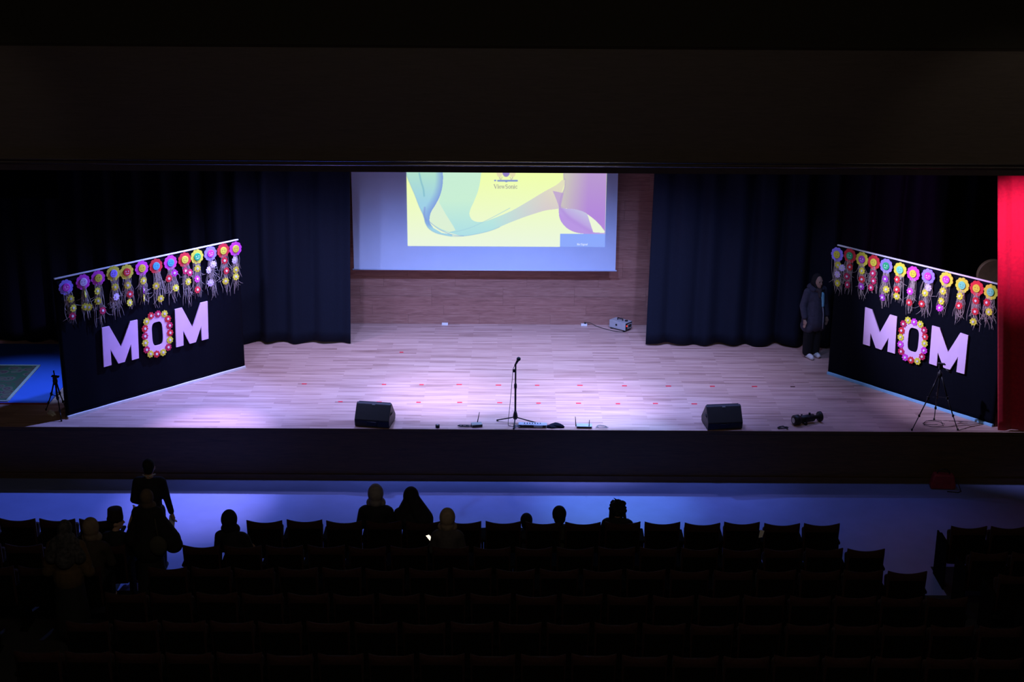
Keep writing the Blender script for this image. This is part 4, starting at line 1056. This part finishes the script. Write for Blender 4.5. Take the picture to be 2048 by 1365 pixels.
def head(c, f=-1):
    """head with nose, brow, chin, ears; f = -1 faces -y, +1 faces +y"""
    c = Vector(c)
    return [('ell', c, (0.076, 0.095, 0.112)), ('ell', c + Vector((0, f * 0.030, -0.055)), (0.055, 0.062, 0.062)), ('ell', c + Vector((0, f * 0.068, -0.092)), (0.026, 0.022, 0.020)),
            ('cap', c + Vector((0, f * 0.094, 0.012)), c + Vector((0, f * 0.112, -0.026)), 0.010, 0.015), ('cap', c + Vector((-0.03, f * 0.086, 0.028)), c + Vector((0.03, f * 0.086, 0.028)), 0.012, 0.012),
            ('ell', c + Vector((0, f * 0.088, -0.058)), (0.026, 0.012, 0.010)),
            ('ell', c + Vector((0.078, -f * 0.005, -0.012)), (0.012, 0.022, 0.032)), ('ell', c + Vector((-0.078, -f * 0.005, -0.012)), (0.012, 0.022, 0.032))]
def eyes(parent, c, f=-1):
    b = MB()
    for sx in (-1, 1):
        b.lathe([(0.002, -0.008), (0.009, -0.004), (0.011, 0), (0.009, 0.004), (0.002, 0.008)], Vector(c) + Vector((sx * 0.031, f * 0.089, 0.006)), 'Z', 8)
    b.build('eyes', M['black'], parent)
CM = {}
def cloth(name, c, var=0.15):
    if name not in CM: CM[name] = mat(name, c, 0.9, var, 22)
    return CM[name]

# --- woman on the stage in a long coat, turned towards the right banner
def woman_on_stage():
    root = empty('person', (5.47, 3.62, S), R(24))
    hc = (0.0, -0.05, 1.455)
    body = head(hc) + [('cap', (0, -0.01, 1.27), (0, -0.03, 1.38), 0.055, 0.052), ('ell', (0, 0, 1.12), (0.17, 0.11, 0.22)), ('ell', (0, 0, 0.90), (0.16, 0.12, 0.14))]
    for s_ in (-1, 1):
        body += [('cap', (s_ * 0.17, 0, 1.25), (s_ * 0.225, 0.02, 1.0), 0.05, 0.04), ('cap', (s_ * 0.225, 0.02, 1.0), (s_ * 0.235, -0.05, 0.79), 0.04, 0.028),
                 ('cap', (s_ * 0.09, 0, 0.86), (s_ * 0.085, -0.01, 0.46), 0.08, 0.055), ('cap', (s_ * 0.085, -0.01, 0.46), (s_ * 0.085, 0.02, 0.09), 0.052, 0.035), ('cap', (s_ * 0.085, 0.02, 0.05), (s_ * 0.085, -0.12, 0.035), 0.035, 0.03)]
        body += hand((s_ * 0.235, -0.055, 0.775), (0, -0.15, -1), (0, -1, 0), 0.4)
    blob('body', body, M['skin'], root, 0.0085, 3)
    eyes(root, hc)
    coat = [('ell', (0, 0.01, 1.17), (0.205, 0.15, 0.20)), ('cap', (0, 0.0, 1.12), (0, 0.01, 0.80), 0.165, 0.20), ('cap', (0, 0.01, 0.80), (0, 0.015, 0.70), 0.205, 0.215)]
    for s_ in (-1, 1):
        coat += [('cap', (s_ * 0.165, 0.005, 1.265), (s_ * 0.235, 0.02, 1.0), 0.075, 0.068), ('cap', (s_ * 0.235, 0.02, 1.0), (s_ * 0.24, -0.05, 0.815), 0.066, 0.056),
                 ('ell', (s_ * 0.12, 0.02, 0.60), (0.10, 0.17, 0.12))]
    blob('coat', coat, cloth('slate_coat', (0.052, 0.050, 0.078)), root, 0.014, 5)
    blob('hood', [('ell', (0, 0.06, 1.335), (0.15, 0.095, 0.075)), ('ell', (0.09, -0.02, 1.315), (0.07, 0.10, 0.055)), ('ell', (-0.09, -0.02, 1.315), (0.07, 0.10, 0.055))], cloth('slate_coat', (0.1, 0.1, 0.1)), root, 0.014, 3)
    blob('headscarf', [('ell', (0, -0.012, 1.475), (0.098, 0.098, 0.125)), ('ell', (0, 0.02, 1.40), (0.095, 0.095, 0.10)), ('cap', (-0.085, -0.045, 1.44), (-0.05, -0.075, 1.355), 0.03, 0.03), ('cap', (0.085, -0.045, 1.44), (0.05, -0.075, 1.355), 0.03, 0.03)], cloth('black_scarf', (0.012, 0.012, 0.014)), root, 0.012, 2)
    blob('neck_scarf', [('ell', (0, -0.06, 1.305), (0.105, 0.085, 0.055)), ('cap', (0.0, -0.12, 1.29), (-0.01, -0.15, 1.20), 0.04, 0.03)], cloth('brown_scarf', (0.06, 0.045, 0.05)), root, 0.012, 3)
    blob('shirt', [('cap', (0.05, -0.130, 1.235), (0.06, -0.155, 1.02), 0.040, 0.030), ('cap', (0.085, -0.115, 1.2), (0.07, -0.15, 1.08), 0.03, 0.025)], cloth('sky_blue_shirt', (0.25, 0.62, 0.80), 0.05), root, 0.012, 2)
    b = MB(); b.tube([(0.055, -0.17, 1.0), (0.06, -0.195, 0.88), (0.06, -0.205, 0.74), (0.06, -0.205, 0.60)], 0.011, 6); b.build('zip_edge', cloth('pale_trim', (0.3, 0.3, 0.36)), root)
    tr_ = []
    for s_ in (-1, 1): tr_ += [('cap', (s_ * 0.085, 0.0, 0.75), (s_ * 0.085, 0.0, 0.45), 0.105, 0.10), ('cap', (s_ * 0.085, 0.0, 0.45), (s_ * 0.085, 0.02, 0.11), 0.10, 0.085)]
    blob('trousers', tr_, cloth('black_trousers', (0.008, 0.008, 0.010)), root, 0.014, 4)
    for s_, dy in ((-1, -0.02), (1, 0.02)):
        blob('shoe', [('cap', (s_ * 0.085, 0.03 + dy, 0.045), (s_ * 0.085, -0.13 + dy, 0.042), 0.042, 0.040), ('ell', (s_ * 0.085, -0.06 + dy, 0.055), (0.045, 0.11, 0.045))], cloth('white_shoe', (0.80, 0.82, 0.85), 0.04), root, 0.010, 2)
    tag(root, 'woman in a long slate coat and dark headscarf standing on stage', 'person')
woman_on_stage()

# --- seated audience (facing the stage, +y)
def hair_prims(c, kind):
    c = Vector(c)
    if kind == 'short': return [('ell', c + Vector((0, -0.018, 0.03)), (0.085, 0.096, 0.10)), ('ell', c + Vector((0, -0.045, -0.03)), (0.07, 0.06, 0.07))]
    if kind == 'curly':
        rr = random.Random(5); P = [('ell', c + Vector((0, -0.02, 0.015)), (0.105, 0.11, 0.115))]
        for _ in range(46):
            v = Vector((rr.gauss(0, 1), rr.gauss(-0.3, 1), rr.gauss(0.2, 1))).normalized()
            if v.y > 0.55: continue
            P.append(('ell', c + Vector((0, -0.02, 0.01)) + Vector((v.x * 0.105, v.y * 0.105, v.z * 0.12)), (0.024, 0.024, 0.024)))
        P += [('cap', c + Vector((-0.02, 0, 0.12)), c + Vector((-0.06, -0.01, 0.155)), 0.012, 0.006), ('cap', c + Vector((0.07, -0.03, -0.02)), c + Vector((0.10, -0.03, -0.13)), 0.035, 0.02), ('cap', c + Vector((-0.07, -0.03, -0.02)), c + Vector((-0.09, -0.03, -0.15)), 0.045, 0.03)]
        return P
    if kind == 'hijab': return [('ell', c + Vector((0, -0.016, 0.015)), (0.098, 0.108, 0.125)), ('ell', c + Vector((0, -0.02, -0.08)), (0.088, 0.09, 0.09)), ('cap', c + Vector((-0.05, 0.01, -0.12)), c + Vector((0.05, 0.01, -0.12)), 0.07, 0.07)]
    if kind == 'veil': return [('ell', c + Vector((0, -0.018, 0.012)), (0.10, 0.11, 0.127)), ('cap', c + Vector((0.01, -0.03, -0.02)), c + Vector((0.16, -0.06, -0.27)), 0.10, 0.13), ('cap', c + Vector((0, -0.03, -0.05)), c + Vector((-0.09, -0.03, -0.27)), 0.10, 0.12), ('ell', c + Vector((0.03, -0.05, -0.30)), (0.24, 0.12, 0.12))]
def seated(x, y, z, k, rz, hair, haircol, topcol, label, lean=(0, 0), voxel=0.012, phone=False, shoulders=1.0, look=0.0, hs=1.14):
    root = empty('person', (x, y, z), rz); root.scale = (k, k, k)
    lx, ly = lean
    hc = Vector((lx, 0.03 + ly, 1.225))
    sh = Vector((lx * 0.7, ly * 0.7, 0))
    hc.z += (hs - 1) * 0.05
    body = scaled(turn(head(hc, 1), hc, look), hc, 1 + (hs - 1) * 0.7) + [('cap', (0, 0, 0.56), (sh.x, sh.y - 0.01, 0.95), 0.135, 0.125), ('cap', (sh.x, sh.y, 1.0), (hc.x, hc.y - 0.02, 1.14), 0.058, 0.052), ('cap', (-0.13 + sh.x, sh.y, 0.99), (0.13 + sh.x, sh.y, 0.99), 0.07, 0.07)]
    jac = [('cap', (0, 0, 0.55), (sh.x, sh.y - 0.01, 0.93), 0.17, 0.15), ('cap', (-0.14 * shoulders + sh.x, sh.y - 0.005, 0.99), (0.14 * shoulders + sh.x, sh.y - 0.005, 0.99), 0.088, 0.088), ('ell', (sh.x, sh.y - 0.01, 1.05), (0.11, 0.09, 0.06))]
    tro = []
    for s_ in (-1, 1):
        ho = Vector((s_ * 0.10, 0.30, 0.66)) if not (phone and s_ < 0) else Vector((-0.23, 0.10, 0.80))
        el = Vector((s_ * 0.235 * shoulders + sh.x, 0.06 + sh.y, 0.73))
        s0 = Vector((s_ * 0.175 * shoulders + sh.x, sh.y, 0.985))
        body += [('cap', s0, el, 0.05, 0.04), ('cap', el, ho, 0.04, 0.028)] + hand(ho, (ho - el).normalized() + Vector((-s_ * 0.3, 0.4, 0)), (-s_, 0, 0.6), 0.5)
        body += [('cap', (s_ * 0.09, 0.0, 0.53), (s_ * 0.11, 0.42, 0.52), 0.085, 0.06), ('cap', (s_ * 0.11, 0.42, 0.52), (s_ * 0.11, 0.44, 0.09), 0.055, 0.036), ('cap', (s_ * 0.11, 0.43, 0.04), (s_ * 0.11, 0.58, 0.035), 0.036, 0.03)]
        jac += [('cap', s0, el, 0.072, 0.062), ('cap', el, el + (ho - el) * 0.86, 0.06, 0.048)]
        tro += [('cap', (s_ * 0.09, 0.0, 0.53), (s_ * 0.11, 0.42, 0.52), 0.10, 0.075), ('cap', (s_ * 0.11, 0.42, 0.52), (s_ * 0.11, 0.44, 0.11), 0.072, 0.055)]
    blob('body', body, M['skin'], root, voxel, 2)
    blob('jacket', jac, cloth(*topcol), root, 0.016, 4)
    blob('trousers', tro, cloth('dark_trousers', (0.012, 0.012, 0.016)), root, 0.018, 3)
    if hair == 'fez':
        blob('hair', scaled(turn(hair_prims(hc, 'short'), hc, look), hc, hs), cloth('black_hair', (0.008, 0.007, 0.006)), root, 0.012, 2)
        b = MB(); b.lathe([(0.116, 0.035), (0.118, 0.06), (0.106, 0.205), (0.098, 0.214), (0.02, 0.216)], hc, 'Z', 24); b.build('hat', cloth(*haircol), root)
    else:
        blob('hair' if hair in ('short', 'curly') else 'headscarf', scaled(hair_prims(hc, hair), hc, hs), cloth(*haircol), root, 0.011, 2 if hair == 'curly' else 4)
    if not look: eyes(root, hc + Vector((0, 0.09 * (hs - 1) * 0.7, 0)), 1)
    return tag(root, label, 'person', 'people in the audience')
Z1 = ROWZ[1]; Z2 = ROWZ[2]
seated(-1.88, -3.27, 0, 1.00, 0, 'hijab', ('pale_hijab', (0.20, 0.18, 0.185)), ('black_jacket', (0.008, 0.008, 0.010)), 'person in pale grey headscarf and black jacket in the front row', (0.0, 0.0))
seated(-1.34, -3.30, 0, 0.98, R(-8), 'veil', ('black_veil', (0.008, 0.008, 0.010)), ('black_jacket', (0, 0, 0)), 'person under a long black veil in the front row', (-0.05, 0.0), shoulders=1.1)
seated(-0.85, -4.10, Z1, 0.97, 0, 'hijab', ('sand_hijab', (0.25, 0.19, 0.14)), ('grey_cardigan', (0.06, 0.055, 0.055)), 'person in sand coloured headscarf looking at a lit phone, second row', (0, 0.02), phone=True, shoulders=0.88)
seated(0.67, -3.36, 0, 0.775, R(10), 'short', ('black_hair', (0.008, 0.007, 0.006)), ('green_jumper', (0.03, 0.03, 0.02)), 'dark haired child whose head just shows above the front row', (0, 0.0), hs=1.5)
seated(0.215, -3.36, 0, 0.70, 0, 'short', ('black_hair', (0, 0, 0)), ('navy_jumper', (0.015, 0.015, 0.03)), 'small child in the front row with only the crown visible', (0, 0.0), hs=1.45)
seated(1.48, -3.34, 0, 0.865, R(-6), 'curly', ('black_hair', (0, 0, 0)), ('black_jacket', (0, 0, 0)), 'person with bushy dark hair in the front row', (0, 0), shoulders=1.05, hs=1.2)
seated(-3.66, -4.10, Z1, 0.93, R(-12), 'hijab', ('black_veil', (0, 0, 0)), ('black_jacket', (0, 0, 0)), 'person in a dark head covering slumped in the second row beside the aisle', (-0.12, 0.0), shoulders=1.1, hs=1.2)
seated(-5.30, -4.06, Z1, 0.90, R(-8), 'fez', ('dark_fez', (0.014, 0.006, 0.006)), ('black_jacket', (0, 0, 0)), 'person wearing a tall fez and facing sideways in the second row', (0, 0), look=R(-70), shoulders=0.9)
seated(-5.42, -4.86, Z2, 0.98, 0, 'hijab', ('cream_hijab', (0.17, 0.125, 0.09)), ('brown_coat', (0.035, 0.025, 0.018)), 'person in cream headscarf bent forward in the third row of left block', (0, 0.10))

# --- standing people in the left aisle (backs to the camera)
def standing(x, y, z, k, rz, kind, label, **kw):
    root = empty('person', (x, y, z), rz); root.scale = (k, k, k)
    hc = Vector((0, 0.03, 1.60))
    la = kw.get('left', ((-0.235, -0.02, 1.12), (-0.14, 0.16, 0.98))); ra = kw.get('right', ((0.225, 0.0, 1.14), (0.27, 0.03, 0.89)))
    sw = kw.get('sw', 1.0)
    body = head(hc, 1) + [('cap', (0, 0, 1.40), (0, 0.01, 1.52), 0.06, 0.055), ('ell', (0, 0, 1.24), (0.18, 0.12, 0.22)), ('ell', (0, 0, 0.98), (0.165, 0.125, 0.15)), ('cap', (-0.14, 0, 1.39), (0.14, 0, 1.39), 0.06, 0.06)]
    jac = [('cap', (-0.15 * sw, 0, 1.385), (0.15 * sw, 0, 1.385), 0.08, 0.08), ('ell', (0, -0.005, 1.25), (0.185 * sw, 0.14, 0.22)), ('cap', (0, 0, 1.15), (0, 0, 0.95), 0.15 * sw, 0.155 * sw)]
    for s_, (el, ho) in ((-1, la), (1, ra)):
        el = Vector(el); ho = Vector(ho); s0 = Vector((s_ * 0.172 * sw, 0, 1.385))
        body += [('cap', s0, el, 0.052, 0.043), ('cap', el, ho, 0.043, 0.03)] + hand(ho, ho - el, (-s_ * 0.3, 1, 0), 0.5)
        jac += [('cap', s0, el, 0.066, 0.053), ('cap', el, el + (ho - el) * 0.88, 0.052, 0.044)]
        body += [('cap', (s_ * 0.095, 0, 0.93), (s_ * 0.10, 0.01, 0.50), 0.09, 0.06), ('cap', (s_ * 0.10, 0.01, 0.50), (s_ * 0.10, -0.02, 0.10), 0.058, 0.038), ('cap', (s_ * 0.10, -0.02, 0.05), (s_ * 0.105, 0.14, 0.035), 0.04, 0.032)]
    blob('body', body, M['skin'], root, 0.0095, 3)
    eyes(root, hc, 1)
    if kind == 'man':
        blob('jacket', jac, cloth('black_jacket', (0, 0, 0)), root, 0.014, 4)
        tro = []
        for s_ in (-1, 1): tro += [('cap', (s_ * 0.09, 0, 0.95), (s_ * 0.10, 0.01, 0.50), 0.105, 0.08), ('cap', (s_ * 0.10, 0.01, 0.50), (s_ * 0.10, -0.02, 0.10), 0.078, 0.065)]
        blob('trousers', tro, cloth('dark_trousers', (0, 0, 0)), root, 0.016, 3)
        blob('hair', hair_prims(hc, 'short'), cloth('black_hair', (0, 0, 0)), root, 0.011, 3)
        blob('collar', [('cap', (0.02, -0.055, 1.485), (0.085, 0.0, 1.50), 0.014, 0.014), ('cap', (-0.02, -0.055, 1.485), (-0.085, 0.0, 1.49), 0.012, 0.012)], cloth('pale_collar', (0.35, 0.35, 0.36)), root, 0.01, 1)
    elif kind == 'cloak':
        ck = [('cap', (-0.13, 0, 1.38), (0.13, 0, 1.38), 0.10, 0.10), ('cap', (0, 0, 1.30), (0, -0.01, 0.85), 0.19, 0.24), ('cap', (0.12, 0, 1.34), (0.30, -0.02, 0.98), 0.10, 0.15), ('cap', (-0.10, 0, 1.34), (-0.22, -0.01, 1.0), 0.10, 0.13), ('ell', (0.34, -0.02, 0.90), (0.13, 0.13, 0.12))]
        blob('cloak', ck, cloth('black_cloak', (0.007, 0.007, 0.007)), root, 0.016, 5)
        blob('skirt', [('cap', (0, 0, 0.85), (0, 0, 0.20), 0.17, 0.22)], cloth('dark_skirt', (0.010, 0.010, 0.012)), root, 0.02, 3)
        blob('headscarf', hair_prims(hc, 'hijab'), cloth('tan_hijab', (0.10, 0.072, 0.05)), root, 0.012, 4)
        blob('shoulder_bag', [('ell', (0.17, -0.22, 0.98), (0.13, 0.07, 0.15))], cloth('khaki_bag', (0.05, 0.045, 0.03)), root, 0.014, 3)
        b = MB(); b.tube([(0.17, -0.20, 1.12), (0.12, -0.11, 1.36), (0.08, 0.0, 1.49), (0.10, 0.13, 1.34), (0.16, 0.2, 1.10)], 0.012, 6); b.build('bag_strap', cloth('khaki_bag', (0, 0, 0)), root)
    else:
        blob('jacket', jac + [('cap', (0, 0, 0.98), (0, 0, 0.92), 0.20, 0.205), ('cap', (-0.16, 0, 1.2), (-0.27, 0.0, 1.0), 0.09, 0.08), ('cap', (0.16, 0, 1.2), (0.27, 0.0, 1.0), 0.09, 0.08)], cloth('tan_jacket', (0.075, 0.046, 0.020)), root, 0.015, 4)
        blob('headscarf', hair_prims(hc, 'hijab') + [('cap', (0, -0.04, 1.50), (0, -0.10, 1.22), 0.11, 0.13), ('cap', (-0.10, -0.03, 1.42), (-0.18, -0.06, 1.24), 0.10, 0.09), ('cap', (0.10, -0.03, 1.42), (0.18, -0.06, 1.24), 0.10, 0.09)], cloth('grey_print_hijab', (0.04, 0.038, 0.04), 0.7), root, 0.013, 4)
        blob('skirt', [('cap', (0, 0, 0.90), (0, 0, 0.22), 0.18, 0.24)], cloth('dark_skirt', (0, 0, 0)), root, 0.02, 3)
    for s_ in (-1, 1):
        blob('shoe', [('cap', (s_ * 0.10, -0.03, 0.045), (s_ * 0.105, 0.15, 0.04), 0.045, 0.042)], cloth('black_shoe', (0.01, 0.01, 0.01)), root, 0.014, 2)
    return tag(root, label, 'person', 'people in the audience')
standing(-5.02, -3.2, 0, 0.995, 0, 'man', 'man in black clothes standing in the aisle holding a white paper')
standing(-4.82, -4.18, Z1, 0.945, 0, 'cloak', 'person in a black cloak and tan headscarf standing behind the standing man', left=((-0.27, 0.04, 1.14), (-0.26, 0.22, 1.26)))
standing(-5.46, -5.66, ROWZ[3], 0.94, 0, 'jacket', 'person in tan jacket and grey patterned headscarf standing near the left edge', sw=1.12, left=((-0.27, -0.02, 1.12), (-0.20, 0.14, 0.98)), right=((0.27, 0, 1.12), (0.22, 0.12, 0.96)))

# held things, papers
b = MB()
b.prism([(-0.05, -0.10), (0.05, -0.12), (0.06, 0.04), (-0.04, 0.05)], -0.002, 0.002)
tag(b.build('paper_sheet', M['paper'], None, (-5.02 + 0.25, -3.12, 0.775), (R(-10), 0, R(-25))), 'white sheet of paper in the hand of the standing man', 'paper')
ph = empty('smartphone', (-1.10, -3.97, Z1 + 0.86)); ph.rotation_euler = (R(-72), 0, R(35)); ph.scale = (0.8, 0.8, 0.8)
b = MB(); b.box((0, 0, 0), (0.072, 0.010, 0.145), bevel=0.004); b.build('case', M['black'], ph)
b = MB(); b.box((0, -0.0055, 0), (0.064, 0.002, 0.13)); b.build('lit_screen', M['lcd'], ph)
tag(ph, 'small phone with lit screen held beside the sand headscarf', 'phone')
b = MB(); b.prism([(-0.02, -0.06), (0.03, -0.05), (0.05, 0.05), (-0.01, 0.07)], -0.002, 0.002)
tag(b.build('paper_slip', M['paper'], None, (3.44, -3.545, 0.80), (R(6), 0, 0)), 'small white slip tucked behind a front row seat', 'paper')
stick = empty('radio_handset', (-5.02, -3.93, Z1 + 1.22)); stick.rotation_euler = (0, R(30), 0)
b = MB(); b.box((0, 0, 0.03), (0.055, 0.035, 0.12), bevel=0.006); b.build('body', M['black'], stick)
b = MB(); b.tube([(0.015, 0, 0.08), (0.015, 0, 0.24)], [0.008, 0.005], 8); b.build('antenna', M['black'], stick)
tag(stick, 'black radio handset with antenna held by the person in black cloak', 'radio')
